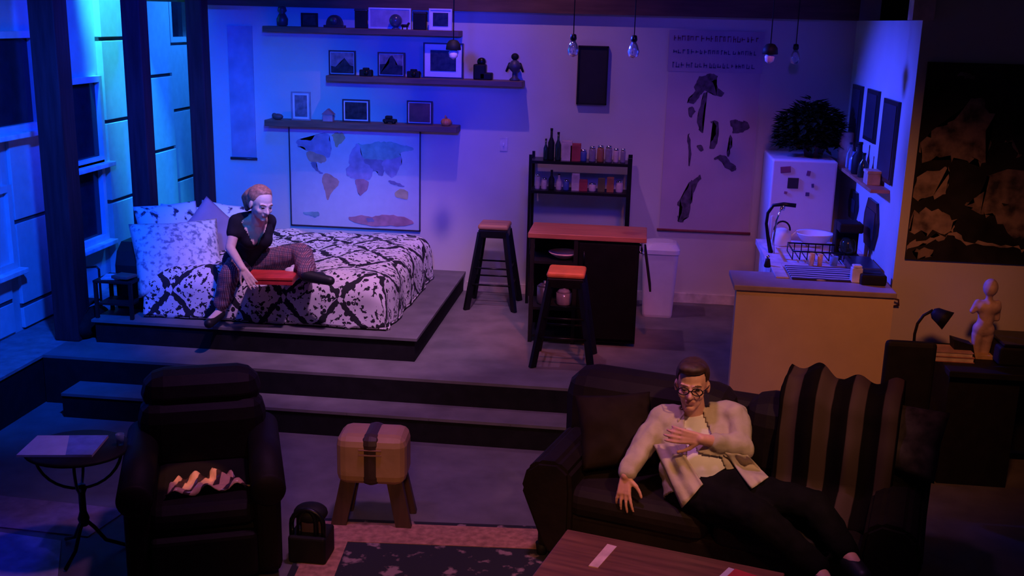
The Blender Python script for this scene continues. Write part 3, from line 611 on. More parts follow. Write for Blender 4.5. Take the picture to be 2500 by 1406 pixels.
def plaid():
    nt = PLAID.node_tree; b = nt.nodes['Principled BSDF']; N = nt.nodes.new; L = nt.links.new; tc = N('ShaderNodeTexCoord')
    outs = []
    for d, sc in (('X', 9), ('Z', 9), ('X', 23), ('Z', 23)):
        wv = N('ShaderNodeTexWave'); wv.bands_direction = d; wv.inputs['Scale'].default_value = sc; L(tc.outputs['Object'], wv.inputs['Vector']); outs.append(wv.outputs['Fac'])
    def mx(a, bcol, fac):
        m_ = N('ShaderNodeMix'); m_.data_type = 'RGBA'; L(a, m_.inputs['A']) if not isinstance(a, tuple) else setattr(m_.inputs['A'], 'default_value', a); m_.inputs['B'].default_value = bcol
        g = N('ShaderNodeMath'); g.operation = 'GREATER_THAN'; g.inputs[1].default_value = .62; L(fac, g.inputs[0]); g2 = N('ShaderNodeMath'); g2.operation = 'MULTIPLY'; g2.inputs[1].default_value = .6; L(g.outputs[0], g2.inputs[0]); L(g2.outputs[0], m_.inputs['Factor']); return m_.outputs['Result']
    c = mx((.26, .07, .09, 1), (.04, .03, .08, 1), outs[0]); c = mx(c, (.04, .03, .08, 1), outs[1]); c = mx(c, (.5, .4, .45, 1), outs[2]); c = mx(c, (.08, .05, .1, 1), outs[3]); L(c, b.inputs['Base Color'])
plaid()
obj('trousers', wrinkle(bake(mb, .009, 3), .009, 13), PLAID, t)
mb = MB(); mb.cap(fL+Vector((-.01, 0, -.01)), fL+Vector((.17, -.03, -.03)), .047, .034)
obj('shoe', bake(mb, .008, 3), mat('black_shoe_leather', (.012, .012, .014), .5), t)
mb = MB(); mb.cap(fR+Vector((-.01, .0, -.075)), fR+Vector((-.035, -.16, -.105)), .036, .036); b = bake(mb, .008, 2)
obj('shoe', b, MAT['black_shoe_leather'], t)
mb = MB()
for (p_, r_) in [((0, -.03, .045), (.086, .095, .085)), ((0, -.06, .0), (.08, .07, .08)), ((0, -.005, .092), (.066, .06, .034)), ((0, -.13, .02), (.045, .045, .05)), ((0, -.14, -.03), (.032, .03, .05)), ((0, -.14, -.08), (.022, .02, .045))]:
    mb.ell(T(*p_), [k*.98 for k in r_], R=HR)
mb.cap(J(610, 474, 7.27), J(601, 482, 7.3), .04, .035); mb.cap(J(601, 482, 7.3), J(603, 510, 7.32), .035, .018)
b = bake(mb, .008, 2); cut(b, lambda p: (lambda q: q.y > .045 and q.z < .066)((HR.inverted() @ (p-W['hd']))/.98))
obj('hair', b, mat('strawberry_blonde_hair', (.42, .2, .14), .6, var=.4, scale=60), t)
# red box she holds and tote
p0, p1 = J(603, 688, 7.1), J(715, 682, 7.1)
bx = (p0+p1)/2; RB = Matrix.Rotation(.12, 3, 'Z')
t = thing('red_box', 'flat red folder box on the quilt under the woman\'s hand', 'box', (bx.x, 7.1, BZ+.035))
zb_ = BZ+.04
obj('box_base', MB().box((bx.x-.165, 7.04, zb_), (bx.x+.165, 7.27, zb_+.035), .004, R=RB), mat('red_card', (.5, .035, .04), .5), t)
obj('box_lid', MB().box((bx.x-.17, 7.035, zb_+.035), (bx.x+.17, 7.275, zb_+.055), .004, R=RB), mat('red_card_lid', (.6, .05, .04), .45), t)
p = J(712, 665, 7.3); obj('tissue', MB().ell((p.x, 7.28, zb_+.05), (.045, .03, .03)).ell((p.x+.02, 7.3, zb_+.065), (.03, .02, .03)), mat('white_tissue', (.75, .72, .75), .8), label='crumpled white tissue beside the red box', cat='tissue')
# ------------------------------------------------------------------ bar stools, rack, island, bin
def stool(label, x, y, z0, h, w_, seatm, rotz=0):
    t = thing('bar_stool', label, 'stool', (x, y, z0), rotz, 'metal bar stools with wooden seats'); V = Vector; o = V((x, y, z0)); s = w_/2
    mb = MB().box((-s, -s, h-.045), (s, s, h), .02); obj('seat', mb, seatm, t, True)
    obj('apron', MB().box((-s+.005, -s+.005, h-.115), (s-.005, s-.005, h-.045), .01), BLKMET, t, True)
    for sx in (-1, 1):
        for sy in (-1, 1):
            obj('leg', MB().bar((sx*(s+.075), sy*(s+.07), 0), (sx*(s-.025), sy*(s-.02), h-.07), .05, .028, up=(sx*1., sy*-1., 0)), BLKMET, t, True)
    for zz, k_ in ((.22, .055), (.36, .035)):
        e = s+.075-(.1*zz/h)
        for a, b2 in (((-e, -e), (e, -e)), ((-e, e), (e, e)), ((-e, -e), (-e, e)), ((e, -e), (e, e))):
            obj('footrest', MB().cyl((*a, zz), (*b2, zz), .008, seg=8), BLKMET, t, True)
    return t
p = onz(1215, 722, U2)
stool('bar stool with a reddish wooden seat standing alone against the back wall', -1.19, 8.85, U2, .73, .26, ORANGEW)
stool('bar stool with a bright orange wooden seat in front of the black island', -.47, 7.42, U2, .69, .27, mat('bright_orange_wood', (.75, .22, .07), .4, var=.15), .0)
# baker's rack
Yr = 9.08; xl, xr_ = ony(1298, 400, Yr).x, ony(1540, 400, Yr).x; zA, zB_, zC = ony(1300, 388, Yr).z, ony(1300, 460, Yr).z, .8
t = thing('bakers_rack', 'black open storage rack against the back wall behind the island', 'rack', ((xl+xr_)/2, Yr, U2))
for x in (xl, xr_):
    for y in (Yr-.1, Yr+.16): obj('upright', MB().box((x-.012-(.012 if x > 0-.1 else 0), y-.012, U2), (x+.012, y+.012, zA+.05)), BLKMET, t)
for z in (zA, zB_, zC): obj('shelf_board', MB().box((xl, Yr-.1, z-.025), (xr_, Yr+.16, z)), BLKMET, t)
random.seed(11)
def bottle(x, y, z, h, r, m_, label, name='bottle', group='bottles and jars on the rack', cat='bottle', lidm=None, sx=1):
    t = thing(name, label, cat, (x, y, z), 0, group)
    if name == 'bottle':
        obj('bottle_body', MB().lathe([(r*.9, 0), (r, .01), (r, h*.55), (r*.4, h*.72), (r*.36, h*.93)], (x, y, z)), m_, t); obj('cap', MB().cyl((x, y, z+h*.93), (x, y, z+h), r*.42), lidm or BLACK, t)
    elif name == 'jar':
        obj('jar_body', MB().lathe([(r*.9, 0), (r, .01), (r, h*.75), (r*.8, h*.86)], (x, y, z)), m_, t); obj('lid', MB().cyl((x, y, z+h*.86), (x, y, z+h), r*.85), lidm or CHROME, t)
    else:
        obj('carton_body', MB().box((x-r, y-r*.6, z), (x+r, y+r*.6, z+h*.9), .003), m_, t); obj('flap', MB().box((x-r*.98, y-r*.58, z+h*.9), (x+r*.98, y+r*.58, z+h), .002), lidm or m_, t)
G1 = mat('dark_green_glass', (.02, .04, .03), .15); G2 = mat('amber_food', (.35, .12, .05), .4); G3 = mat('pale_label', (.55, .4, .4), .5); G4 = mat('red_label', (.35, .04, .05), .5); G5 = mat('blue_label', (.05, .08, .3), .5); G6 = mat('dusk_glass', (.25, .2, .26), .15)
zz = zA
Yt = Yr-.02
row1 = [(1345, .27, .028, BLACK, 'bottle', 'tallest black bottle on the rack top'), (1332, .18, .02, G1, 'bottle', 'slim dark green bottle at the far left of the rack top'), (1362, .24, .026, G1, 'bottle', 'dark green bottle just right of the tallest bottle on the rack top'),
 (1384, .17, .045, G3, 'carton', 'pale food carton behind the dark bottles on the rack top'), (1405, .15, .045, G4, 'carton', 'red bag-like carton at the middle of the rack top'), (1424, .1, .03, G5, 'jar', 'low blue jar at the middle of the rack top'),
 (1446, .13, .03, G6, 'jar', 'first clear jar right of the blue jar on the rack top'), (1466, .14, .03, G2, 'jar', 'amber-filled jar on the rack top'), (1486, .14, .03, G6, 'jar', 'clear jar right of the amber jar on the rack top'), (1504, .12, .024, G3, 'jar', 'pale jar near the right end of the rack top'), (1521, .12, .022, G6, 'jar', 'last narrow clear jar at the right end of the rack top')]
row2 = [(1312, .13, .022, G3, 'jar', 'pale jar at the left end of the middle rack shelf'), (1328, .1, .026, G3, 'jar', 'squat pink jar second on the middle rack shelf'), (1346, .17, .026, BLACK, 'bottle', 'black bottle on the middle rack shelf'), (1364, .14, .025, G3, 'bottle', 'pale bottle right of the black one on the middle rack shelf'),
 (1382, .09, .026, G5, 'jar', 'blue jar on the middle rack shelf'), (1405, .15, .034, G3, 'carton', 'tall pale carton at the centre of the middle rack shelf'), (1424, .1, .036, G4, 'carton', 'red carton at the centre of the middle rack shelf'), (1446, .07, .032, G3, 'jar', 'low pale tub on the middle rack shelf'),
 (1468, .12, .03, mat('olive_label', (.12, .1, .03), .5), 'carton', 'olive carton on the middle rack shelf'), (1490, .13, .03, G2, 'carton', 'amber carton near the right end of the middle rack shelf'), (1512, .1, .03, G3, 'jar', 'pale jar at the right end of the middle rack shelf')]
for px, h, r, m_, nm, lab in row1: bottle(X_(px, 380, Yt), Yt, zA, h, r, m_, lab, nm, cat=nm)
for px, h, r, m_, nm, lab in row2: bottle(X_(px, 455, Yt), Yt, zB_, h, r, m_, lab, nm, cat=nm)
# island cart
zi = 1.22; fl, fr_ = onz(1289, 566, zi), onz(1580, 585, zi); yb_ = onz(1310, 545, zi).y
fy = 7.82; x0, x1 = -.80, .09; yb_ = 8.27
t = thing('kitchen_island', 'black kitchen island cart with a warm wooden top', 'kitchen island', ((x0+x1)/2, fy+.35, U2))
obj('worktop', MB().box((x0, fy, zi-.04), (x1, yb_, zi), .006), wood('island_top_wood', (.3, .1, .07), (.45, .17, .11), (1, 10, 10), .4), t)
c0, c1, cy0, cy1 = x0+.02, x1-.05, fy+.02, yb_-.04
obj('cabinet_body', MB().box((c0+.36, cy0, U2+.03), (c1, cy1, zi-.04)).box((c0, cy1-.05, U2+.03), (c0+.36, cy1, zi-.04)), mat('black_drawer', (.005, .005, .006), .7), t)
zb3 = ony(1376, 622, cy0+.1).z-.036; obj('open_shelf', MB().box((c0, cy0, zb3-.02), (c0+.36, cy1-.05, zb3)), BLACK, t)
for k_, z in enumerate((U2+.28, U2+.06)): obj('open_shelf', MB().box((c0, cy0, z-.02), (c0+.36, cy1, z)), BLACK, t)
for x in (c0, c0+.33): obj('corner_post', MB().box((x, cy0-.01, U2), (x+.03, cy0+.02, zi-.04)), BLACK, t)
cdr = obj('cabinet_door', MB().box((c0+.37, cy0-.02, U2+.06), (c1-.01, cy0, zi-.06), .005), mat('black_drawer', (.005, .005, .006), .7), t); obj('door_handle', MB().cyl((c0+.41, cy0-.035, 1.0), (c0+.41, cy0-.035, 1.1), .006), BLKMET, cdr)
obj('towel_bar', MB().cyl((c1+.02, cy0+.02, zi-.12), (c1+.02, cy1-.05, zi-.12), .01), CHROME, t)
for y in (cy0+.04, cy1-.08): obj('bar_bracket', MB().cyl((c1, y, zi-.12), (c1+.02, y, zi-.12), .008), CHROME, t)
mb = MB(); ya = cy0+.05
mb.prism([(c1+.035, ya-.02, zi-.11), (c1+.035, ya+.25, zi-.11), (c1+.09, ya+.25, zi-.42), (c1+.09, ya-.02, zi-.42)], (.015, 0, 0))
obj('dish_towel', mb, mat('black_towel', (.015, .015, .018), .95), label='black towel hanging from the bar at the island side', cat='towel')
p = onz(1376, 622, zi-.14); 
bwl = ony(1376, 622, cy0+.1)
zb2 = bwl.z-.035
t = thing('serving_bowl', 'pale shallow bowl on the upper open shelf under the island top', 'bowl', (bwl.x, cy0+.13, zb2))
obj('bowl_shell', MB().lathe([(.03, -.045), (.06, -.035), (.1, -.01), (.12, .008), (.115, .01), (.09, -.005), (.05, -.027), (0, -.03)], (bwl.x, cy0+.13, zb2+.045)), mat('pale_bowl_glaze', (.8, .62, .62), .4), t)
0 and obj('bowl_ledge', MB().box((bwl.x-.15, fy+.03, bwl.z-.06), (bwl.x+.15, cy0, bwl.z-.045)), BLACK, t)
# items on the low shelf of the island
for i, (dx, h, r, m_, lab) in enumerate([(.09, .14, .06, mat('dim_grey_pot', (.12, .1, .13), .3, .4), 'dull metal pot on the open shelf of the island'), (.24, .1, .06, G6, 'squat glass pot on the open shelf of the island, right of the metal pot')]):
    z = U2+.28; o = Vector((c0+dx+.02, cy0+.12, z)); t = thing('cooking_pot', lab, 'pot', o)
    pb_ = obj('pot_body', MB().lathe([(r*.9, 0), (r, .01), (r, h), (r*.95, h), (r*.95, .012), (0, .012)], o), m_, t); obj('pot_lid', MB().lathe([(r, h), (r*.6, h+.02), (.01, h+.025), (.012, h+.04), (0, h+.045)], o), m_, t)
# bin
bc = Vector((.22, 8.86, U2)); t = thing('trash_bin', 'tall white plastic bin with a swing lid beside the island', 'bin', bc)
mb = MB(); 
def ringbox(mb, levels, c):
    b = bmesh.new(); R_ = []
    for z, hx, hy, r in levels:
        ring = []
        for q, (sx, sy) in enumerate(((1, 1), (-1, 1), (-1, -1), (1, -1))):
            for i in range(6):
                a = math.pi/2*q+math.pi/2*i/5; ring.append(b.verts.new((c.x+sx*(hx-r)+r*math.cos(a), c.y+sy*(hy-r)+r*math.sin(a), c.z+z)))
        R_.append(ring)
    for i in range(len(R_)-1):
        n = len(R_[i])
        for k_ in range(n): b.faces.new((R_[i][k_], R_[i][(k_+1) % n], R_[i+1][(k_+1) % n], R_[i+1][k_]))
    b.faces.new(R_[0][::-1]); b.faces.new(R_[-1]); mb._merge(b, 0, False); return mb
obj('bin_body', ringbox(mb, [(0, .12, .11, .03), (.02, .125, .115, .03), (.55, .15, .14, .04)], bc), PLASTIC, t)
obj('swing_lid', ringbox(MB(), [(.55, .16, .15, .05), (.585, .16, .15, .05), (.63, .13, .12, .06), (.64, .1, .09, .06)], bc), mat('white_lid', (.8, .74, .76), .3, var=.03), t)
# ------------------------------------------------------------------ kitchen corner
zc = 1.13
st('kitchen_half_wall', MB().box((.68, 6.88, 0), (XR-.04, 6.98, zc-.03)), mat('ochre_panel_paint', (.75, .6, .4), .8, var=.05, scale=6))
obj('breakfast_ledge', MB().box((.66, 6.86, zc-.035), (XR-.03, 7.3, zc), .006), mat('ledge_laminate', (.42, .34, .36), .45, var=.1), label='grey laminate ledge capping the ochre half wall', cat='counter')
t = thing('sink_counter', 'kitchen counter with a steel sink running back from the ledge', 'counter', (1.33, 7.95, U2))
obj('counter_cabinet', MB().box((1.0, 7.3, U2), (XR-.004, 8.5, zc-.05)), mat('white_cabinet', (.6, .56, .58), .6), t)
obj('countertop', MB().box((.96, 7.3, zc-.05), (1.08, 8.52, zc-.01)).box((1.08, 7.3, zc-.05), (1.5, 7.7, zc-.01)).box((1.08, 8.2, zc-.05), (1.5, 8.52, zc-.01)).box((1.5, 7.3, zc-.05), (XR-.004, 8.52, zc-.01)), mat('pale_countertop', (.6, .52, .58), .35), t)
obj('sink_basin', MB().box((1.08, 7.7, zc-.2), (1.5, 8.2, zc-.19)).box((1.08, 7.7, zc-.2), (1.09, 8.2, zc-.012)).box((1.49, 7.7, zc-.2), (1.5, 8.2, zc-.012)).box((1.08, 7.7, zc-.2), (1.5, 7.71, zc-.012)).box((1.08, 8.19, zc-.2), (1.5, 8.2, zc-.012)), CHROME, t)
zk = zc-.01
# faucet at left side of counter
f0 = ony(1866, 565, 8.0); t = thing('faucet', 'tall black gooseneck faucet at the left edge of the counter', 'faucet', (f0.x+.03, 8.0, zk))
fx = f0.x+.02
obj('spout', MB().tube([(fx+.04, 8.0, zk), (fx+.01, 8.0, zk+.12), (fx-.01, 8.0, zk+.22), (fx-.005, 8.0, zk+.3), (fx+.03, 8.0, zk+.36), (fx+.1, 7.98, zk+.375), (fx+.19, 7.97, zk+.37)], [.018, .014, .012, .012, .013, .015, .016]), BLKMET, t)
obj('spray_head', MB().cyl((fx+.1, 7.98, zk+.372), (fx+.1, 7.98, zk+.33), .014), CHROME, t); obj('spray_hose', MB().tube([(fx+.09, 7.98, zk+.36), (fx+.06, 7.98, zk+.25), (fx+.05, 7.98, zk+.1), (fx+.06, 7.98, zk)], .007), CHROME, t)
# drying mat + dish rack + dishes
STR = mat('striped_mat', (.3, .25, .3), .9)
def stripes(m_, c1_, c2_, axis, sc, thr=.5, dist=2):
    nt = m_.node_tree; b = nt.nodes['Principled BSDF']; tc = nt.nodes.new('ShaderNodeTexCoord'); wv = nt.nodes.new('ShaderNodeTexWave'); wv.bands_direction = axis; wv.inputs['Scale'].default_value = sc; wv.inputs['Distortion'].default_value = dist
    nt.links.new(tc.outputs['Object'], wv.inputs['Vector']); r = nt.nodes.new('ShaderNodeValToRGB'); r.color_ramp.elements[0].position = thr-.05; r.color_ramp.elements[1].position = thr+.05
    r.color_ramp.elements[0].color = (*c1_, 1); r.color_ramp.elements[1].color = (*c2_, 1); nt.links.new(wv.outputs['Fac'], r.inputs['Fac']); nt.links.new(r.outputs['Color'], b.inputs['Base Color'])
stripes(STR, (.04, .03, .05), (.55, .48, .5), 'Y', 5, .5, 3)
obj('drying_mat', MB().box((1.06, 7.1, zc), (1.55, 7.5, zc+.012), .005), STR, label='dark striped drying mat spread at the near end of the counter', cat='mat')
obj('cutting_board', MB().box((.955, 7.12, zc), (1.04, 7.55, zc+.012), .004), mat('white_board', (.75, .65, .65), .4), label='narrow white cutting board left of the striped drying mat', cat='board')
p = onz(1873, 652, zc); t = thing('pepper_mill', 'small dark mill on the left end of the breakfast ledge', 'mill', p)
obj('mill_body', MB().lathe([(.02, 0), (.024, .01), (.018, .04), (.015, .06)], p), BLACK, t); obj('mill_knob', MB().ell(p+Vector((0, 0, .075)), .012), CHROME, t)
rk = Vector((1.32, 7.86, zk)); t = thing('dish_rack', 'black wire dish rack standing across the sink', 'dish rack', rk)
mb = MB()
for i in range(8): x = rk.x-.18+.36*i/7; mb.tube([(x, rk.y-.15, rk.z+.08), (x, rk.y-.15, rk.z+.02), (x, rk.y+.15, rk.z+.02), (x, rk.y+.15, rk.z+.08)], .004, seg=6)
obj('wires', mb, BLKMET, t); obj('rim', MB().tube([(rk.x-.18, rk.y-.15, rk.z+.08), (rk.x+.18, rk.y-.15, rk.z+.08), (rk.x+.18, rk.y+.15, rk.z+.08), (rk.x-.18, rk.y+.15, rk.z+.08), (rk.x-.18, rk.y-.15, rk.z+.08)], .006), BLKMET, t)
def cup(c, r, h, m_, label, nm='drinking_glass', cat='glass', grp='glasses by the sink'):
    return obj(nm, MB().lathe([(r*.8, 0), (r, h), (r*.92, h), (r*.72, .01), (0, .01)], c), m_, label=label, cat=cat, group=grp)
AMB = mat('amber_glass', (.9, .5, .2), .1); 
cup(Vector((1.26, 7.62, zk)), .022, .09, AMB, 'amber drinking glass in front of the dish rack, left one of two')
cup(Vector((1.32, 7.62, zk)), .02, .085, AMB, 'amber drinking glass in front of the dish rack, right one of two')
cup(Vector((1.42, 7.64, zk)), .03, .07, mat('blue_tinted_glass', (.3, .5, .8), .05, trans=.5), 'blue-glinting tumbler right of the amber glasses')
p = Vector((1.13, 8.3, zk)); t = thing('kettle', 'white kettle with a black loop handle in front of the fridge', 'kettle', p)
obj('kettle_body', MB().lathe([(.06, 0), (.075, .02), (.07, .09), (.05, .13), (.02, .14)], p), WHITE, t); obj('handle', MB().tube([p+Vector((-.06*math.cos(a), 0, .12+.07*math.sin(a))) for a in [math.pi*i/10 for i in range(11)]], .007), BLACK, t); obj('spout', MB().cone(p+Vector((.06, 0, .06)), p+Vector((.11, 0, .12)), .014, .008), WHITE, t)
p = Vector((1.38, 8.32, zk)); obj('mixing_bowl', MB().lathe([(.05, 0), (.1, .04), (.14, .1), (.145, .11), (.135, .1), (.09, .045), (0, .015)], p), WHITE, label='wide white bowl between kettle and wall on the counter', cat='bowl')
p = Vector((1.56, 8.0, zk)); t = thing('coffee_maker', 'dark coffee maker against the kitchen side wall', 'coffee maker', p)
obj('machine_body', MB().box(p+Vector((-.08, .0, 0)), p+Vector((.09, .12, .26)), .012).box(p+Vector((-.08, -.14, 0)), p+Vector((.09, .0, .03)), .008).box(p+Vector((-.08, -.14, .2)), p+Vector((.09, 0, .27)), .012), BLACK, t)
obj('carafe', MB().lathe([(.045, .03), (.06, .06), (.055, .12), (.04, .15)], p+Vector((0, -.07, 0))), G1, t)
p = Vector((1.6, 7.6, zk)); obj('roasting_tray', MB().box(p+Vector((-.1, -.2, 0)), p+Vector((.1, .2, .05)), .01), mat('dark_tray', (.03, .035, .06), .3), label='dark low tray along the side wall behind the black box', cat='tray')
p = onz(2082, 686, zc); p.y = 7.13; p.z = zc; p.x = onz(2082, 680, zc).x; t = thing('ceramic_jar', 'square white ceramic jar on the right end of the ledge', 'jar', p)
obj('jar_body', MB().box(p+Vector((-.035, -.035, 0)), p+Vector((.035, .035, .1)), .008), mat('glazed_white', (.8, .8, .82), .2), t); obj('lid', MB().box(p+Vector((-.03, -.03, .1)), p+Vector((.03, .03, .118)), .008), mat('glazed_white', (.8, .8, .82), .2), t)
p = Vector((1.57, 7.12, zc)); t = thing('toaster', 'small black toaster box in the corner of the ledge', 'toaster', p)
obj('toaster_body', MB().box(p+Vector((-.075, -.08, 0)), p+Vector((.09, .1, .07)), .012), BLACK, t); obj('slot', MB().box(p+Vector((-.05, -.02, .068)), p+Vector((.06, 0, .073))), BLKMET, t)
# fridge
fy0 = 8.62; xa_, xb_ = ony(1887, 390, fy0).x, ony(2046, 400, fy0).x; zf = ony(1965, 392, fy0).z
t = thing('refrigerator', 'short white refrigerator with magnets, under the bushy plant', 'refrigerator', ((xa_+xb_)/2, 8.95, U2))
obj('fridge_body', MB().box((xa_, fy0+.05, U2), (xb_, YB-.02, zf), .015), mat('fridge_enamel', (.68, .63, .66), .35, var=.03), t)
zd = .95; fd = obj('fridge_door', MB().box((xa_, fy0, zd+.005), (xb_, fy0+.045, zf), .015), MAT['fridge_enamel'], t); obj('door_handle', MB().box((xa_+.02, fy0-.03, zd+.05), (xa_+.04, fy0-.015, zd+.35), .006).box((xa_+.022, fy0-.018, zd+.06), (xa_+.038, fy0+.002, zd+.08)).box((xa_+.022, fy0-.018, zd+.32), (xa_+.038, fy0+.002, zd+.34)), MAT['fridge_enamel'], fd); obj('fridge_door', MB().box((xa_, fy0, U2+.05), (xb_, fy0+.045, zd-.005), .015), MAT['fridge_enamel'], t)
for i, (px, py, w_, h_, c_) in enumerate([(1918, 414, .08, .05, (.25, .05, .1)), (1936, 447, .085, .085, (.02, .015, .02)), (1974, 423, .03, .04, (.2, .05, .15)), (1984, 453, .02, .03, (.08, .05, .15)), (1971, 474, .03, .03, (.08, .04, .14)), (1918, 470, .025, .02, (.3, .1, .15))]):
    v = ony(px, py, fy0); obj('fridge_magnet', MB().box((v.x-w_/2, fy0-.006, v.z-h_/2), (v.x+w_/2, fy0, v.z+h_/2), .002, R=Matrix.Rotation(.12*((i % 3)-1), 3, 'Y')), mat('magnet_%d' % i, c_, .6),
        label=['dark red rectangular magnet at the top left of the fridge door', 'black square magnet photo, largest on the fridge door', 'small purple magnet near the top centre of the fridge door', 'tiny dark magnet right of the centre of the fridge door', 'small dark magnet lowest in the cluster on the fridge door', 'tiny reddish magnet at the left edge of the fridge door'][i], cat='magnet', group='magnets on the fridge door')
# plant on the fridge
p = Vector(((xa_+xb_)/2+.1, 8.9, zf)); t = thing('potted_plant', 'bushy dark plant spilling over the top of the fridge', 'plant', p)
obj('pot', MB().lathe([(.07, 0), (.1, .13), (.09, .13), (.06, .02)], p), mat('dark_pot', (.05, .03, .03), .6), t)
b = bmesh.new(); random.seed(5)
for i in range(1700):
    a = random.uniform(0, 2*math.pi); r = random.uniform(0, 1)**.6*.21; h = random.uniform(-.06, .36)*(1-r*2)+.1
    c = p+Vector((math.cos(a)*r*1.15-.05, math.sin(a)*r*.7, max(.02, h+ (.02 if r < .2 else -.02)))); d = Vector((math.cos(a), math.sin(a)*.8, random.uniform(-.5, .6))).normalized(); L_ = random.uniform(.06, .1)
    s_ = d.cross(Vector((0, 0, 1))).normalized()*L_*.28; u_ = s_.cross(d).normalized()*.008
    vs = [b.verts.new(c), b.verts.new(c+d*L_*.45+s_+u_), b.verts.new(c+d*L_), b.verts.new(c+d*L_*.45-s_+u_)]; b.faces.new((vs[0], vs[1], vs[2])); b.faces.new((vs[0], vs[2], vs[3]))
obj('foliage', b, mat('dark_leaves', (.02, .035, .015), .6), t)
mb = MB()
for i in range(9): a = i*.7; mb.tube([p+Vector((0, 0, .1)), p+Vector((math.cos(a)*.1, math.sin(a)*.08, .22)), p+Vector((math.cos(a)*.2-.03, math.sin(a)*.14, .2))], .005, seg=6)
obj('stem', mb, mat('plant_stem', (.03, .04, .02), .7), t)
# side wall: long boards, shelf, trays
def wallthing(name, label, cat, y0, y1, z0, z1, d, m_, m2, oct_=0, part='panel'):
    t = thing(name, label, cat, (XR-d/2, (y0+y1)/2, z0)); c = oct_
    mb = MB().prism([(XR-d, y, z) for y, z in [(y0+c, z0), (y1-c, z0), (y1, z0+c*1.6), (y1, z1-c*1.6), (y1-c, z1), (y0+c, z1), (y0, z1-c*1.6), (y0, z0+c*1.6)]] if c else [(XR-d, y0, z0), (XR-d, y1, z0), (XR-d, y1, z1), (XR-d, y0, z1)], (d, 0, 0)); obj('frame_border', mb, m_, t)
    e = .03; obj(part, MB().box((XR-d-.004, y0+e+c*.5, z0+e+c*.5), (XR-d+.002, y1-e-c*.5, z1-e-c*.5)), m2, t)
NAVY = mat('dark_slate_panel', (.02, .02, .035), .5); DK = mat('black_lacquer', (.012, .012, .015), .35)
wallthing('wall_board', 'tall dark board on the side wall, furthest from the room', 'board', 8.72, 9.1, 1.86, 2.33, .02, DK, NAVY)
wallthing('wall_board', 'tall dark board on the side wall, middle one of the upper three', 'board', 8.1, 8.5, 1.95, 2.33, .02, DK, NAVY)
wallthing('wall_board', 'tallest dark board on the side wall, nearest the room', 'board', 7.45, 7.9, 1.74, 2.3, .02, DK, NAVY)
wallthing('serving_tray', 'small dark tray hung on the side wall under the shelf, nearer the fridge', 'tray', 8.45, 8.8, 1.3, 1.52, .02, DK, NAVY, .06)
wallthing('serving_tray', 'large dark octagonal tray hung on the side wall under the shelf', 'tray', 7.7, 8.15, 1.22, 1.56, .02, DK, NAVY, .08)
zs = 1.7; obj('side_shelf', MB().box((XR-.13, 7.5, zs-.025), (XR, 9.05, zs), .004), mat('orange_shelf_wood', (.5, .2, .1), .5), label='orange-tinted wooden shelf on the kitchen side wall', cat='shelf')
def sh(px, Y): return Vector((XR-.07, Y, zs))
p = sh(0, 7.78); t = thing('recipe_box', 'small pale wooden box on the side-wall shelf', 'box', p)
obj('box_base', MB().box(p+Vector((-.045, -.07, 0)), p+Vector((.045, .07, .08)), .004), mat('pale_box_wood', (.62, .42, .32), .6), t); obj('box_lid', MB().box(p+Vector((-.05, -.075, .08)), p+Vector((.05, .075, .1)), .004), mat('pale_box_lid', (.7, .5, .38), .6), t)
p = sh(0, 8.85); obj('paper_towel_roll', MB().lathe([(.018, 0), (.06, 0), (.06, .26), (.018, .26), (.018, 0)], p), mat('paper_white', (.8, .8, .82), .9), label='upright white paper towel roll at the far end of the side-wall shelf', cat='paper towel')
for i, (Y_, h, r, m_, lab) in enumerate([(8.65, .2, .03, GLASSY, 'clear glass bottle beside the paper towel roll'), (8.5, .16, .032, mat('blue_tinted_glass', (.3, .5, .8), .05, trans=.5), 'blue-glinting bottle on the side-wall shelf'), (8.3, .24, .05, BLACK, 'fat black bottle at the middle of the side-wall shelf'), (8.12, .18, .035, G1, 'dark green bottle on the side-wall shelf beside the fat black one')]):
    bottle(XR-.07, Y_, zs, h, r, m_, lab, 'bottle', 'bottles on the side-wall shelf')
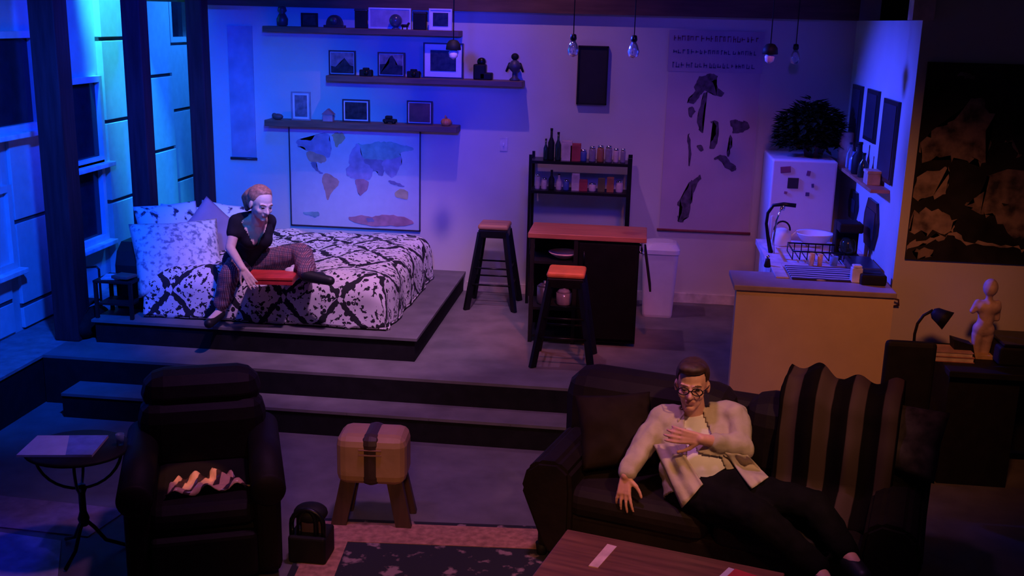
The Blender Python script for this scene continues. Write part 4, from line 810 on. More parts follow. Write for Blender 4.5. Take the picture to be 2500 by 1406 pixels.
# ------------------------------------------------------------------ mural wall and desk
cm = lambda x, y: ony(2100+x/1.5625, y/1.5625, YM-.02)
a, b_ = cm(268, 235), cm(165, 990)
t = thing('wall_mural', 'huge dark ink painting filling the right-hand wall', 'painting', (2.4, YM, b_.z)); mz0, mz1, mx0 = cm(300, 995).z, cm(400, 240).z, (cm(165, 990).x+cm(268, 235).x)/2
mcv = obj('mural_canvas', MB().box((mx0, YM-.02, mz0), (mx0+1.7, YM, mz1)), mat('mural_black', (.02, .018, .016), .8, var=.9, scale=3), t)
tan = mat('mural_tan', (.26, .18, .12), .85, var=.5, scale=9); tan2 = mat('mural_light_tan', (.36, .26, .18), .85, var=.3, scale=7)
spotty(tan, (.03, .022, .018), (.26, .18, .12), .36, .6); spotty(tan2, (.05, .035, .03), (.36, .26, .18), .32, .55)
mb = MB()
for mi, pts in [(0, [(225, 545), (290, 500), (370, 440), (440, 360), (500, 400), (495, 520), (475, 640), (430, 600), (380, 605), (300, 600), (225, 630)]), (1, [(205, 680), (320, 630), (350, 660), (330, 740), (260, 755), (200, 770)]),
   (0, [(480, 650), (700, 640), (700, 760), (560, 780), (500, 830), (440, 800), (400, 790), (440, 760), (500, 700)]), (1, [(190, 815), (270, 800), (330, 810), (380, 860), (330, 890), (250, 895), (180, 890)]), (0, [(500, 790), (620, 770), (700, 800), (700, 930), (600, 915), (550, 880)]),
   (1, [(170, 935), (240, 915), (300, 893), (360, 888), (430, 925), (560, 930), (640, 950), (640, 962), (560, 945), (425, 938), (350, 900), (300, 905), (240, 928), (170, 950)]), (0, [(350, 268), (440, 275), (435, 305), (400, 300)]), (0, [(560, 520), (600, 550), (615, 600), (585, 590)]), (0, [(190, 970), (260, 940), (300, 960), (250, 985)])]:
    P = chaikin([cm(*q) for q in pts], 2, .05, mi*5+len(pts)); mb.prism([(max(v.x, mx0), YM-.0205, v.z) for v in P], (0, -.0015-.0004*len(pts)*.1, 0), mi)
obj('painted_shapes', mb, [tan, tan2], mcv)
# desk
t = thing('desk', 'long black desk standing against the mural wall', 'desk', (2.7, 6.8, 0)); zd = .76
obj('desktop', MB().box((1.95, 6.45, zd-.04), (3.6, 7.07, zd), .006), BLACK, t); obj('modesty_panel', MB().box((1.97, 6.9, .1), (3.58, 6.93, zd-.04)), BLACK, t)
for x in (1.97, 3.1): obj('drawer_unit', MB().box((x, 6.5, 0), (x+.42, 7.02, zd-.04), .005), BLACK, t)
# chair in front of it
c0_ = Vector((1.76, 6.35, 0)); t = thing('desk_chair', 'black high-backed desk chair beside the half wall', 'chair', c0_)
ct = ony(2165, 832, 6.3); 
obj('backrest', MB().box((ct.x, 6.3, .5), (ct.x+.3, 6.36, ct.z), .03), BLACK, t); obj('seat', MB().box((ct.x-.02, 6.34, .42), (ct.x+.34, 6.75, .5), .03), BLACK, t)
obj('stem', MB().cyl((ct.x+.15, 6.5, .08), (ct.x+.15, 6.5, .42), .03), BLKMET, t)
for i in range(5): a = i*2*math.pi/5; obj('foot', MB().bar((ct.x+.15, 6.5, .07), (ct.x+.15+.24*math.cos(a), 6.5+.24*math.sin(a), .04), .04, .03), BLKMET, t)
# lamp
l0 = ony(2232, 838, 6.75); zz = zd; t = thing('desk_lamp', 'black bent-neck desk lamp on the desk, head turned right', 'lamp', (l0.x+.06, 6.75, zd))
g = lambda x, y: ony(x, y, 6.75)
obj('lamp_base', MB().lathe([(.07, 0), (.07, .015), (.02, .025), (.01, .03)], (g(2232, 838).x, 6.75, zd)), BLACK, t)
obj('neck', MB().tube([(g(2232, 838).x, 6.75, zd+.02), g(2233, 815), g(2240, 790), g(2255, 770), g(2278, 757)], .009), BLACK, t)
hd0, hd1 = g(2280, 762), g(2335, 775); d = (hd1-hd0).normalized(); R_ = Vector((.75, -.35, -.4)).to_track_quat('Z', 'Y').to_matrix()
obj('lamp_head', MB().lathe([(.02, -.01), (.04, .01), (.05, .05), (.065, .1), (.062, .1), (.045, .05), (0, .02)], hd0+Vector((0, 0, .0)), R=R_), BLACK, t); obj('bulb', MB().ell(hd0+R_ @ Vector((0, 0, .07)), .024), mat('frosted_bulb', (.8, .6, .55), .3), t)
# statue
s0 = ony(2392, 868, 6.8); s0.z = zd; s0.x = ony(2392, 868, 6.8).x; t = thing('torso_sculpture', 'pale classical torso sculpture standing on the desk', 'sculpture', s0)
mb = MB(); V = Vector
sc_ = .50/.55
for (a, b2, r1, r2) in [((-.03, 0, .03), (-.035, 0, .16), .03, .04), ((.03, 0, .03), (.035, 0, .16), .03, .04), ((-.02, 0, .2), (.02, 0, .2), .055, .055), ((0, 0, .22), (.01, 0, .3), .055, .05), ((-.03, 0, .36), (.05, 0, .36), .05, .05), ((0, 0, .3), (.01, 0, .36), .05, .055), ((-.06, 0, .39), (-.09, -.01, .33), .025, .022), ((.07, 0, .39), (.08, 0, .28), .025, .02), ((.01, 0, .4), (.01, 0, .45), .025, .022)]: mb.cap(s0+V(a)*sc_, s0+V(b2)*sc_, r1*sc_, r2*sc_)
mb.ell(s0+V((.01, 0, .5))*sc_, (.045, .05, .058)); 
obj('figure', bake(mb, .008, 2), mat('veined_plaster', (.5, .36, .33), .6, var=.3, scale=14), t); obj('plinth', MB().box(s0+V((-.09, -.07, 0)), s0+V((.09, .07, .03)), .004), mat('plinth_ochre', (.5, .34, .18), .6), t)
for i, (w_, h_, z_, c_, lab) in enumerate([(.13, .035, 0, (.4, .16, .12), 'thick reddish book at the bottom of the pile on the desk'), (.12, .03, .035, (.5, .3, .24), 'paler book on top of the reddish one on the desk')]):
    q = g(2315, 862); t = thing('book', lab, 'book', (q.x, 6.72, zd+z_), 0, 'books piled on the desk')
    obj('pages', MB().box((q.x-w_+.006, 6.64, zd+z_+.004), (q.x+w_-.006, 6.8, zd+z_+h_-.004)), mat('book_pages', (.6, .5, .42), .8), t); obj('cover', MB().box((q.x-w_, 6.635, zd+z_+h_-.004), (q.x+w_, 6.805, zd+z_+h_)).box((q.x-w_, 6.635, zd+z_), (q.x+w_, 6.805, zd+z_+.004)).box((q.x-w_, 6.8, zd+z_), (q.x+w_, 6.805, zd+z_+h_)), mat('book_cover_%d' % i, c_, .5), t)
q = g(2348, 850); obj('desk_organiser', MB().prism([(q.x-.05, 6.7, zd), (q.x+.08, 6.7, zd), (q.x+.05, 6.7, zd+.1), (q.x-.07, 6.7, zd+.13)], (0, .1, 0)), BLACK, label='black slanted holder between the books and the sculpture', cat='organiser')
q = g(2480, 855); t = thing('desk_printer', 'black low machine at the right end of the desk', 'machine', (q.x, 6.8, zd)); obj('machine_body', MB().box((q.x-.14, 6.62, zd), (q.x+.3, 6.98, zd+.12), .015), BLACK, t); obj('machine_lid', MB().box((q.x-.12, 6.62, zd+.12), (q.x+.28, 6.96, zd+.14), .008), BLKMET, t)
# wall bracket beside the half-wall end
q = ony(2178, 735, YM-.01); obj('wall_hook', MB().tube([(q.x-.02, YM, q.z+.03), (q.x-.02, YM-.04, q.z+.03), (q.x+.03, YM-.05, q.z+.02), (q.x+.04, YM-.03, q.z-.02), (q.x, YM, q.z-.04)], .006), mat('iron_hook', (.08, .03, .03), .6), label='small wrought hook on the wall beside the ledge end', cat='hook')
# ------------------------------------------------------------------ sofa (built in its own frame: x along the back, y backward)
P0 = Vector((-.27, 6.02, 0)); AS = math.radians(-15.6); SO = Matrix.Rotation(AS, 3, 'Z')
LEA = mat('dark_brown_leather', (.011, .0065, .0045), .7, var=.3, scale=8, bump=.3)
sofa = thing('sofa', 'big dark brown leather sofa with rolled arms', 'sofa', P0, AS)
LS = 1.98
obj('base', MB().box((.08, -.9, .06), (LS-.08, -.05, .3), .03), LEA, sofa, True)
obj('back_frame', MB().box((.0, -.2, .1), (LS, 0, .8), .06), LEA, sofa, True)
for i, (a, b2) in enumerate(((.0, .98), (1.0, 1.98))):
    bm_ = MB().box((a+.02, -.42, .4), (b2-.01, -.06, .88), .13); obj('back_cushion', bm_, LEA, sofa, True)
for i, (a, b2) in enumerate(((.24, .98), (1.0, 1.74))): obj('seat_cushion', MB().box((a, -.93, .27), (b2, -.3, .44), .07), LEA, sofa, True)
for a, q in ((.0, 1), (LS, -1)):
    sec = [(.0, .40), (.03, .52), (.09, .57), (.2, .58), (.27, .53), (.28, .42), (.28, .1), (.17, .05), (.12, .12)]
    mb = MB().prism([(a+q*x, -.95, z) for x, z in (sec if q > 0 else sec[::-1])], (0, .8, 0))
    bmesh.ops.bevel(mb.b, geom=[e for e in mb.b.edges if e.calc_face_angle(0) > .3], offset=.02, segments=2, affect='EDGES')
    obj('arm', mb, LEA, sofa, True)
for x in (.1, LS-.1):
    for y in (-.86, -.1): obj('foot', MB().cone((x, y, 0), (x, y, .07), .025, .035), BLACK, sofa, True)
def S(u, v, z): return P0 + SO @ Vector((u, -v, z))
# tuft-like cushion on the left arm end
b = pillow_bm(.42, .4, .16, 8); b.transform(Matrix.Translation(S(.40, .58, .66)) @ Matrix.Rotation(AS+math.radians(35), 4, 'Z') @ Matrix.Rotation(math.radians(62), 4, 'X'))
obj('throw_cushion', b, mat('brown_suede', (.02, .012, .008), .8), label='dark brown cushion tucked at the left arm of the sofa', cat='cushion')
# striped throw
THR = mat('striped_fur_throw', (.2, .15, .13), .95)
stripes(THR, (.006, .004, .004), (.07, .042, .036), 'X', 1.95, .55, .6)
def throw():
    b = bmesh.new(); nu, nv = 60, 50; G = []
    prof = [(-.05, .45), (-.03, .7), (.0, .93), (.12, 1.0), (.3, .99), (.43, .92), (.47, .75), (.48, .5), (.6, .47), (.8, .47)]
    for i in range(nu+1):
        row = []
        for j in range(nv+1):
            u = 1.22+.58*i/nu; s_ = j/nv*(len(prof)-1); k_ = min(int(s_), len(prof)-2); f = s_-k_; v = prof[k_][0]*(1-f)+prof[k_+1][0]*f; z = prof[k_][1]*(1-f)+prof[k_+1][1]*f
            bul = .022*math.cos(i/nu*math.pi*2*3.1+1)+.035*noise.noise((u*6, s_*.8, 0)); h = .05*math.exp(-((i/nu-.22)/.16)**2) if j < nv*.6 else 0
            row.append(b.verts.new((u, -v-bul*(1 if v > .35 else .2), z+(bul+h) * (1 if .05 < v < .45 or v > .5 else .3)))) 
        G.append(row)
    for i in range(nu):
        for j in range(nv): f = b.faces.new((G[i][j], G[i+1][j], G[i+1][j+1], G[i][j+1])); f.smooth = True
    return b
b = throw()
o = obj('throw_blanket', b, THR, label='striped dark and grey furry throw over the right half of the sofa', cat='blanket')
o.location = P0 + SO @ o.location; o.rotation_euler = (0, 0, AS); sm = o.modifiers.new('th', 'SOLIDIFY'); sm.thickness = .02; sm.offset = 1
b = pillow_bm(.42, .36, .16, 12); b.transform(Matrix.Translation(S(1.80, .34, .78)) @ Matrix.Rotation(AS-math.radians(12), 4, 'Z') @ Matrix.Rotation(math.radians(62), 4, 'X'))
obj('throw_cushion', b, mat('grey_patterned_cloth', (.07, .05, .045), .8, var=.6, scale=14), label='grey patterned cushion on the right arm end of the sofa', cat='cushion')
# --- man on the sofa
MN = dict(pel=J(1722, 1195, 5.05), ab=J(1712, 1140, 5.12), ch=J(1706, 1068, 5.24), nk=J(1698, 1008, 5.3), hd=J(1690, 938, 5.22),
          sR=J(1614, 1030, 5.26), sL=J(1797, 1018, 5.26), eR=J(1556, 1110, 5.12), hR=J(1528, 1160, 5.0), eL=J(1812, 1092, 5.1), hL=J(1712, 1072, 4.98),
          pR=J(1690, 1205, 5.02), kR=J(1850, 1262, 4.74), aR=J(1990, 1385, 4.62), pL=J(1765, 1195, 5.02), kL=J(1985, 1238, 4.82), aL=J(2060, 1345, 4.68))
sdm = (MN['sL']-MN['sR']).normalized(); upm = (MN['nk']-MN['ch']).normalized(); MF = sdm.cross(upm); MF = -MF if MF.y > 0 else MF
def torso_m(mb, g=0):
    pel, ab, ch, nk = MN['pel'], MN['ab'], MN['ch'], MN['nk']
    mb.cap(pel-sdm*.07, pel+sdm*.07, .125+g, .125+g); mb.cap(ab-sdm*.06, ab+sdm*.06, .125+g, .125+g); mb.cap(ch-sdm*.08, ch+sdm*.08, .11+g, .11+g)
    mb.cap(pel, ab, .13+g, .135+g); mb.cap(ab, ch, .135+g, .12+g); mb.ell(ab+MF*.04, (.15+g, .12+g, .13+g))
    for q in ('sR', 'sL'): mb.cap(MN[q]+(nk-MN[q]).normalized()*.02, nk-upm*.03, .062+g, .05+g)
    mb.cap(ch, nk-upm*.05, .11+g, .07+g)
t = thing('person', 'man in an open tan shirt over a white tee sprawled on the sofa', 'person', (MN['pel'].x, 5.1, .45))
mb = MB(); torso_m(mb)
HM = basis((-.12, -.93, -.04), (-.02, 0, 1)); T = head(mb, MN['hd'], HM, 1.04, 1.1); mb.cap(MN['nk']-Vector((0, 0, .04)), MN['hd']-HM @ Vector((0, .01, .06)), .062, .058)
limb(mb, [MN['sR'], MN['eR'], MN['hR']], [.055, .043, .028]); limb(mb, [MN['sL'], MN['eL'], MN['hL']], [.055, .043, .028])
hand(mb, MN['hR'], (-.05, -.25, -.85), (-.35, -.85, .2), -1, .19, (.2, .22, .26, .32), .25); hand(mb, MN['hL'], (-.9, -.1, .12), (0, -.95, .2), -1, .19, (.35, .4, .45, .5))
limb(mb, [MN['pR'], MN['kR'], MN['aR']], [.1, .068, .045]); limb(mb, [MN['pL'], MN['kL'], MN['aL']], [.1, .068, .045])
for q in ('aR', 'aL'): mb.cap(MN[q], MN[q]+Vector((.06, -.16, -.03)), .042, .032)
b = bake(mb, .0055, 3); facepaint(b, MN['hd'], HM, 1.04)
obj('body', b, [mat('ruddy_skin', (.7, .36, .27), .5, var=.08, scale=30), EYE, mat('brown_brow', (.1, .05, .03), .8), mat('lips', (.6, .25, .22), .5)], t)
mb = MB(); torso_m(mb, .01); b = bake(mb, .01, 3); cut(b, lambda p: (p-MN['nk']).dot(upm) > -.02 or (p-MN['pel']).dot((MN['ab']-MN['pel']).normalized()) < .03)
bv_u = BVHTree.FromBMesh(b)
obj('undershirt', b, mat('white_cotton', (.8, .76, .7), .85, var=.06), t)
TAN = mat('tan_cotton_shirt', (.5, .42, .31), .9, var=.12, scale=10, bump=.5)
mb = MB(); torso_m(mb, .024); limb(mb, [MN['sR'], MN['eR'], MN['eR'].lerp(MN['hR'], .82)], [.069, .06, .05]); limb(mb, [MN['sL'], MN['eL'], MN['eL'].lerp(MN['hL'], .62)], [.07, .062, .054])
mb.cap(MN['ch']-sdm*.11+MF*.03, MN['ab']-sdm*.13+MF*.04, .08, .085); mb.cap(MN['ch']+sdm*.12+MF*.02, MN['ab']+sdm*.12+MF*.02, .08, .08)
b = wrinkle(bake(mb, .009, 3), .014, 13, (1, 1, .6))
def openfront(p):
    q = p-MN['nk']; h = q.dot(upm); s_ = q.dot(sdm); f = q.dot(MF)
    if h > .015 and abs(s_) < .075: return True
    if (p-MN['hL']).length < .09 and False: return True
    # keep the left sleeve crossing the chest
    ax = MN['hL']-MN['eL']; tt = max(0, min(1, (p-MN['eL']).dot(ax)/ax.dot(ax))); 
    if (p-(MN['eL']+ax*tt)).length < .068: return False
    lo = -.03+.05*h; wdt = .045-h*.2
    return f > .0 and (-.06-max(0, -h-.15)*.1) < s_ < (.035-h*.28) 
cut(b, openfront); cut(b, lambda p: (p-MN['pel']).dot((MN['ab']-MN['pel']).normalized()) < -.01)
bv_s = BVHTree.FromBMesh(b)
o = obj('shirt', b, TAN, t); sm = o.modifiers.new('th', 'SOLIDIFY'); sm.thickness = .006
# shirt tails and collar
def sheet(pts, n=8, th=.008):
    """bilinear sheet between 4 corners with light folds"""
    A, B_, C_, D_ = [Vector(p) for p in pts]; b = bmesh.new(); G = []
    for i in range(n+1):
        r = []
        for j in range(n+1):
            u, v = i/n, j/n; p = A.lerp(B_, u).lerp(D_.lerp(C_, u), v); p = p+Vector((0, -1, .4))*(.012*math.sin(u*9)*v+.03*math.sin(math.pi*u)*(1-v*.5)); r.append(b.verts.new(p))
        G.append(r)
    for i in range(n):
        for j in range(n): f = b.faces.new((G[i][j], G[i+1][j], G[i+1][j+1], G[i][j+1])); f.smooth = True
    return b
for q in (-1, 1):
    o = obj('collar', sheet([MN['nk']+sdm*.045*q+upm*.035-MF*.02, MN['nk']+sdm*.05*q+upm*.0+MF*.075, MN['nk']+sdm*.1*q-upm*.06+MF*.09, MN['nk']+sdm*.1*q+upm*.015], 5), TAN, t); o.modifiers.new('th', 'SOLIDIFY').thickness = .006
mb = MB(); limb(mb, [MN['pR'], MN['kR'], MN['kR'].lerp(MN['aR'], 1.0)], [.12, .088, .072]); limb(mb, [MN['pL'], MN['kL'], MN['kL'].lerp(MN['aL'], 1.0)], [.12, .088, .072]); mb.cap(MN['pel']-sdm*.07, MN['pel']+sdm*.07, .14, .14)
jb_ = wrinkle(bake(mb, .01, 3), .01, 10); bv_j = BVHTree.FromBMesh(jb_)
obj('jeans', jb_, mat('dark_denim', (.007, .006, .007), .85, bump=.3), t)
def tail(c4, n=14):
    # an open shirt front draped over belly and thighs: every point rests on the clothes beneath it
    A_, B_, C_, D_ = [Vector((*c, 0)) for c in c4]; Pt = []; G = []; b = bmesh.new()
    for i in range(n+1):
        r = []
        for j in range(n+1):
            u, v = i/n, j/n; q = A_.lerp(B_, u).lerp(D_.lerp(C_, u), v); q.x += 5*math.sin(v*7+u*3)*u*(1-u)
            d = ray(q.x, q.y).normalized(); t_ = 9
            for bv in (bv_j, bv_u, bv_s):
                h = bv.ray_cast(CAM, d)
                if h[0]: t_ = min(t_, h[3])
            r.append([d, t_])
        Pt.append(r)
    tm = sorted(x[1] for r in Pt for x in r)[len(Pt)*len(Pt)//2]
    for r in Pt:
        for x in r: x[1] = max(tm-.12, min(x[1], tm+.12))
    for _ in range(3):
        Pt = [[[Pt[i][j][0], min(Pt[i][j][1], sum(Pt[a2][b2][1] for a2 in (max(i-1, 0), i, min(i+1, n)) for b2 in (max(j-1, 0), j, min(j+1, n)))/9)] for j in range(n+1)] for i in range(n+1)]
    G = [[b.verts.new(CAM+x[0]*(x[1]-.012-.008*math.sin(i*.9))) for x in r] for i, r in enumerate(Pt)]
    for i in range(n):
        for j in range(n): f = b.faces.new((G[i][j], G[i+1][j], G[i+1][j+1], G[i][j+1])); f.smooth = True
    o = obj('shirt_tail', b, TAN, t); s_ = o.modifiers.new('th', 'SOLIDIFY'); s_.thickness = .006; s_.offset = 0
tail([(1596, 1085), (1650, 1080), (1716, 1182), (1665, 1240)])
tail([(1770, 1105), (1826, 1112), (1876, 1165), (1834, 1194)])
for q in ('aR', 'aL'):
    mb = MB(); a_ = MN[q]; mb.cap(a_+Vector((0, .02, -.02)), a_+Vector((.06, -.17, -.035)), .052, .042); obj('shoe', bake(mb, .009, 2), MAT['black_shoe_leather'], t)
mb = MB()
for (p_, r_) in [((0, -.02, .05), (.084, .098, .083)), ((0, -.06, .0), (.08, .065, .07)), ((0, .035, .098), (.068, .06, .03)), ((.02, .05, .1), (.05, .045, .028))]: mb.ell(T(*p_), [k_*1.04 for k_ in r_], R=HM)
b = bake(mb, .008, 2); cut(b, lambda p: (lambda q: (q.y > .035 and q.z < .078) or (q.y > -.02 and q.z < .03) or q.z < -.05)((HM.inverted() @ (p-MN['hd']))/1.04))
obj('hair', b, mat('dark_brown_hair', (.05, .02, .015), .6, var=.4, scale=60), t)
mb = MB()
for q in (-1, 1):
    c = T(.033*q, .103, .0); ring = [c+HM @ Vector((.027*math.cos(a), 0, .019*math.sin(a))) for a in [2*math.pi*i/18 for i in range(19)]]; mb.tube(ring, .0028, seg=6); mb.tube([T(.06*q, .1, .006), T(.08*q, .05, .008), T(.083*q, -.01, .0)], .0025, seg=6)
mb.tube([T(-.008, .105, .004), T(.008, .105, .004)], .0028, seg=6)
obj('glasses', mb, BLKMET, t)
# ------------------------------------------------------------------ coffee table
zt_ = .42; A = onz(1385, 1291, zt_); B2 = onz(1905, 1396, zt_); ang = math.atan2(B2.y-A.y, B2.x-A.x); L_ = (B2-A).length+.02
t = thing('coffee_table', 'low reddish wooden coffee table in front of the sofa', 'table', (A.x, A.y, 0), ang)
obj('tabletop', MB().box((0, -.62, zt_-.035), (L_, 0, zt_), .006), REDW, t, True); obj('apron', MB().box((.05, -.57, zt_-.1), (L_-.05, -.05, zt_-.035)), REDW, t, True)
for x in (.03, L_-.09):
    for y in (-.59, -.09): obj('leg', MB().box((x, y, 0), (x+.06, y+.06, zt_-.03), .006), REDW, t, True)
q = [onz(*v, zt_+.003) for v in ((1483, 1328), (1506, 1334), (1460, 1386), (1437, 1381))]
obj('bookmark_card', MB().prism([(v.x, v.y, zt_) for v in q], (0, 0, .004)), mat('cream_card', (.85, .6, .48), .6), label='narrow cream card lying at the left end of the coffee table', cat='card')
q = onz(1775, 1400, zt_); t = thing('red_magazine', 'red and white magazine at the bottom edge on the coffee table', 'magazine', (q.x, q.y-.08, zt_))
R_ = Matrix.Rotation(ang-.25, 3, 'Z'); obj('pages', MB().box((q.x-.05, q.y-.19, zt_), (q.x+.12, q.y+.015, zt_+.008), R=R_), WHITE, t); obj('cover', MB().box((q.x-.02, q.y-.19, zt_+.008), (q.x+.12, q.y+.01, zt_+.011), R=R_), mat('red_cover', (.6, .06, .06), .4), t)
# ------------------------------------------------------------------ rug
RUG = mat('floral_rug_field', (.05, .045, .05), .95, scale=9); spotty(RUG, (.018, .02, .026), (.3, .2, .19), .56, .62)
RB2 = mat('rug_border_tan', (.42, .2, .13), .95, var=.35, scale=25)
rx0, rx1, ry1 = -1.72, .35, 5.36; rot = math.atan2(.1, 1.13)
t = thing('area_rug', 'dark floral rug with a tan border in front of the pommel stool', 'rug', (rx0, ry1, 0), rot)
obj('rug_field', MB().box((0, -1.9, .001), (2.0, 0, .008)), RUG, t, True); obj('rug_border', MB().box((.04, -.27, .008), (1.96, -.04, .011)).box((.04, -1.86, .008), (.24, -.27, .011)).box((1.76, -1.86, .008), (1.96, -.27, .011)), RB2, t, True)
# ------------------------------------------------------------------ pommel stool
cx_, cy_ = -1.385, 5.42; t = thing('pommel_stool', 'tan leather pommel-horse footstool with a dark centre band', 'footstool', (cx_, cy_, 0), math.radians(4))
sd_ = MB().box((-.195, -.13, .255), (.195, .13, .545), .06)
sd_.b.faces.ensure_lookup_table()
TL = mat('tan_leather', (.42, .24, .12), .5, var=.12, scale=8, bump=.2); DL = mat('dark_leather_band', (.05, .028, .02), .5)
obj('padded_body', sd_, TL, t, True)
obj('centre_band', MB().box((-.062, -.137, .25), (.062, .137, .552), .055), DL, t, True); obj('band_stitching', MB().box((-.063, -.139, .44), (.063, -.13, .447)).box((-.063, -.139, .47), (.063, -.13, .474)), mat('stitch_tan', (.35, .18, .1), .6), t, True)
for sx in (-1, 1):
    for sy in (-1, 1): obj('leg', MB().bar((sx*.185, sy*.1, 0), (sx*.13, sy*.08, .27), .085, .04, up=(0, 1, 0)), wood('dark_leg_wood', (.05, .025, .02), (.09, .045, .03), (10, 10, 1)), t, True)
# ------------------------------------------------------------------ armchair
ac = Vector((-2.17, 4.93, 0)); AA = math.radians(22); t = thing('armchair', 'very dark overstuffed leather armchair seen in shadow at the left', 'armchair', ac, AA)
DLE = mat('near_black_leather', (.008, .005, .004), .65, bump=.3, scale=7)
obj('base', MB().box((-.34, -.42, .04), (.34, .38, .34), .04), DLE, t, True); obj('seat_cushion', MB().box((-.25, -.47, .33), (.25, .2, .46), .06), DLE, t, True)
mb = MB().box((-.33, .1, .35), (.33, .4, .8), .12); obj('backrest', mb, DLE, t, True); obj('headrest', MB().box((-.31, .14, .68), (.31, .42, .93), .12), DLE, t, True)
for s_ in (-1, 1): mb = MB().box((s_*.3-.07, -.45, .05), (s_*.3+.07, .32, .5), .05); mb.cyl((s_*.31, -.46, .52), (s_*.31, .3, .56), .085, seg=32); mb.ell((s_*.31, -.46, .52), (.085, .03, .085)); obj('arm', mb, DLE, t, True)
obj('footrest', MB().box((-.25, -.5, .08), (.25, -.42, .32), .03), DLE, t, True)
ga, gb = onz(405, 1212, .5), onz(628, 1180, .5)
def crumple():
    b = bmesh.new(); n, m_ = 26, 12; G = []
    P = [onz(402, 1218, .47), 0, onz(612, 1190, .47), onz(560, 1158, .47), onz(440, 1172, .47)]
    A_, B_, D_, E_ = P[0]+Vector((0, 0, 0)), P[2], P[4], P[3]
    for i in range(n+1):
        r = []
        for j in range(m_+1):
            u, v = i/n, j/m_; p = A_.lerp(B_, u).lerp(D_.lerp(E_, u), v); z = .03*noise.noise((u*7, v*4, 2))+.018*math.sin(u*16+v*3)+.03; r.append(b.verts.new((p.x, p.y, .46+max(.005, z))))
        G.append(r)
    for i in range(n):
        for j in range(m_): f = b.faces.new((G[i][j], G[i+1][j], G[i+1][j+1], G[i][j+1])); f.smooth = True
    return b
TB = mat('banded_tan_satin', (.6, .35, .2), .3); stripes(TB, (.06, .03, .025), (.75, .42, .25), 'X', 4, .35, 4)
o = obj('satin_scarf', crumple(), TB, label='crumpled shiny tan scarf on the seat of the dark armchair', cat='scarf'); o.modifiers.new('th', 'SOLIDIFY').thickness = .005
spot('scarf_spot', (-2.0, 4.0, 3.6), (-2.2, 4.82, .5), (1, .42, .18), 260, 7, .5, .02)
# ------------------------------------------------------------------ side table at far left
zt2 = .60; q = [onz(*v, zt2) for v in ((92, 1068), (265, 1068), (225, 1116), (40, 1116))]; c = sum(q, Vector())/4
sc0 = onz(205, 1325, 0); bx_ = Vector((onz(190, 1090, zt2).x, onz(190, 1090, zt2).y, 0))
t = thing('side_table', 'wrought-iron tripod side table with a dark top at the far left', 'table', bx_)
obj('tabletop', MB().lathe([(.0, zt2-.02), (.23, zt2-.02), (.24, zt2-.012), (.23, zt2), (0, zt2)], bx_, sx=1.1, seg=36), BLACK, t)
cc = bx_
for i in range(4):
    a = i*math.pi/2+.4; d = Vector((math.cos(a), math.sin(a), 0))
    obj('cradle_arm', MB().tube([cc+d*(.21*math.cos(k_*math.pi/2/8))+Vector((0, 0, .37+.21*(1-math.sin(k_*math.pi/2/8)))) for k_ in range(9)], .008), BLKMET, t)
obj('pedestal', MB().lathe([(.02, .16), (.03, .2), (.018, .24), (.018, .34), (.03, .37), (.02, .39)], cc), BLKMET, t)
for i in range(3):
    a = i*2*math.pi/3+.5; d = Vector((math.cos(a), math.sin(a), 0)); obj('leg', MB().tube([cc+Vector((0, 0, .2)), cc+d*.05+Vector((0, 0, .14)), cc+d*.1+Vector((0, 0, .06)), cc+d*.2+Vector((0, 0, .012))], .01), BLKMET, t)
t = thing('newspaper', 'pale folded newspaper lying on the iron side table', 'newspaper', (c.x, c.y, zt2))
obj('folded_sheets', MB().prism([(v.x, v.y, zt2) for v in q], (0, 0, .012)), mat('newsprint', (.62, .6, .68), .7, var=.08), t); q2 = [q[1], q[2], q[2].lerp(q[3], .35), q[1].lerp(q[0], .55)]
obj('photo_panel', MB().prism([(v.x, v.y, zt2+.012) for v in q2], (0, 0, .001)), mat('newsprint_photo', (.2, .26, .55), .6), t)
p = onz(325, 1088, zt2); p = bx_+Vector((.2, .06, 0)); cup(Vector((p.x-.0, p.y, zt2)), .022, .06, mat('blue_tinted_glass', (.3, .5, .8), .05, trans=.5), 'little glass standing in for a highlight at the right edge of the iron side table', grp=None)  # glass stands in for a highlight on the table top
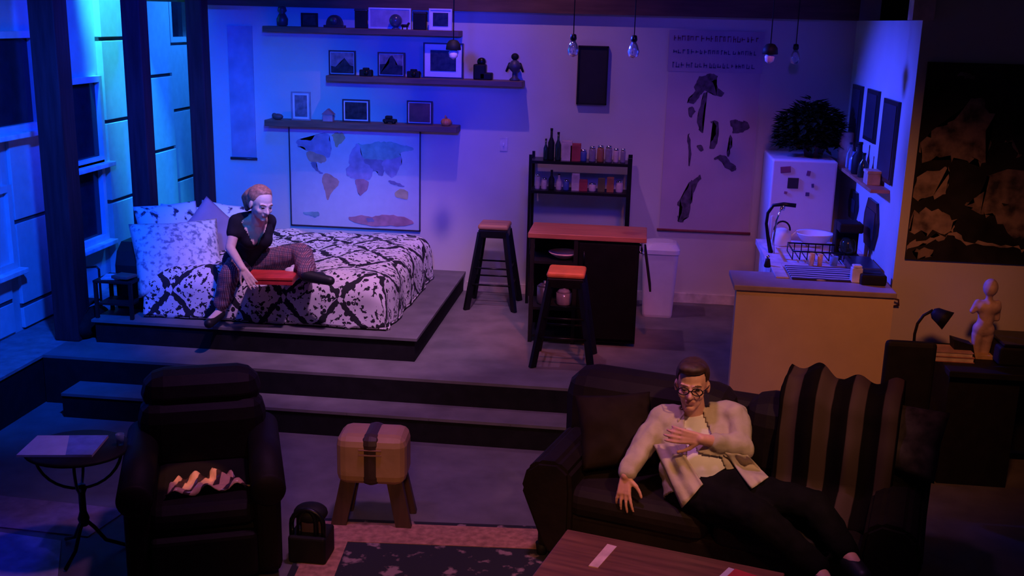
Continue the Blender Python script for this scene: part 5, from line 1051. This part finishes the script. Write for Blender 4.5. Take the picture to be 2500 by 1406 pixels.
# flat mauve strip and a blue patch on the floor at far left
q = [onz(*v, .0) for v in ((0, 1212), (312, 1246), (215, 1312), (0, 1290))]; e = (q[0]-q[1]).normalized()*.6
obj('floor_patch', MB().prism([(v.x, v.y, .001) for v in (q[0]+e, q[1], q[2], q[3]+e)], (0, 0, .006)), mat('mauve_mat', (.3, .22, .28), .9), label='long mauve floor mat under the iron side table', cat='mat')
q = [onz(*v, .0) for v in ((0, 1292), (150, 1322), (140, 1420), (-100, 1420))]; e = Vector((-.4, 0, 0))
obj('floor_patch', MB().prism([(v.x, v.y, .001) for v in (q[0]+e, q[1], q[2], q[3]+e)], (0, 0, .006)), mat('blue_light_patch', (.4, .4, .5), .9), label='added pale sheet for the blue light patch at the bottom left corner', cat='mat')  # sheet added for the pool of blue light, its tint painted in
# ------------------------------------------------------------------ lantern
lc = Vector((-1.6, 4.93, 0)); t = thing('lantern', 'black arched metal lantern on the rug edge beside the armchair', 'lantern', lc)
obj('lantern_base', MB().box(lc+Vector((-.1, -.09, .008)), lc+Vector((.1, .09, .16)), .015), BLACK, t)
for r_, zz_ in ((.085, 0), (.045, 0)): 
    obj('arched_bar', MB().tube([lc+Vector((-r_, -.06, .15)), lc+Vector((-r_, -.06, .22))]+[lc+Vector((-r_*math.cos(a), -.06, .22+.08*math.sin(a))) for a in [math.pi*i/10 for i in range(11)]]+[lc+Vector((r_, -.06, .15))], .013), BLKMET, t)
obj('lantern_roof', MB().ell(lc+Vector((0, 0, .26)), (.09, .075, .05)), BLACK, t)
obj('lantern_pane', MB().box(lc+Vector((-.07, -.03, .16)), lc+Vector((.07, -.02, .24))), mat('smoked_pane', (.1, .06, .08), .3), t)
for i, px in enumerate((857, 1052, 1248)):
    v = onz(px, [993, 1011, 1029][i], U1); obj('edge_stud', MB().cyl((v.x, 6.575, U1-.012), (v.x, 6.56, U1-.012), .006, seg=10), CHROME, label=['small shiny stud on the lower step edge, leftmost of three', 'small shiny stud on the lower step edge, middle of three', 'small shiny stud on the lower step edge, rightmost of three'][i], cat='stud', group='studs on the step edge')  # plain steel studs, none of them is a lamp

for n_, sp in (('matte_black_paint', .2), ('black_riser_paint', .15), ('dark_brown_leather', .22), ('near_black_leather', .2), ('brown_suede', .1), ('striped_fur_throw', .05), ('dark_denim', .05), ('black_drawer', .1), ('black_nylon', .1), ('dark_stained_timber', .15), ('grey_patterned_cloth', .1), ('navy_black_jersey', .1), ('mural_black', .1), ('black_towel', .1), ('dark_leaves', .15), ('black_velour', .05)):
    MAT[n_].node_tree.nodes['Principled BSDF'].inputs['Specular IOR Level'].default_value = sp
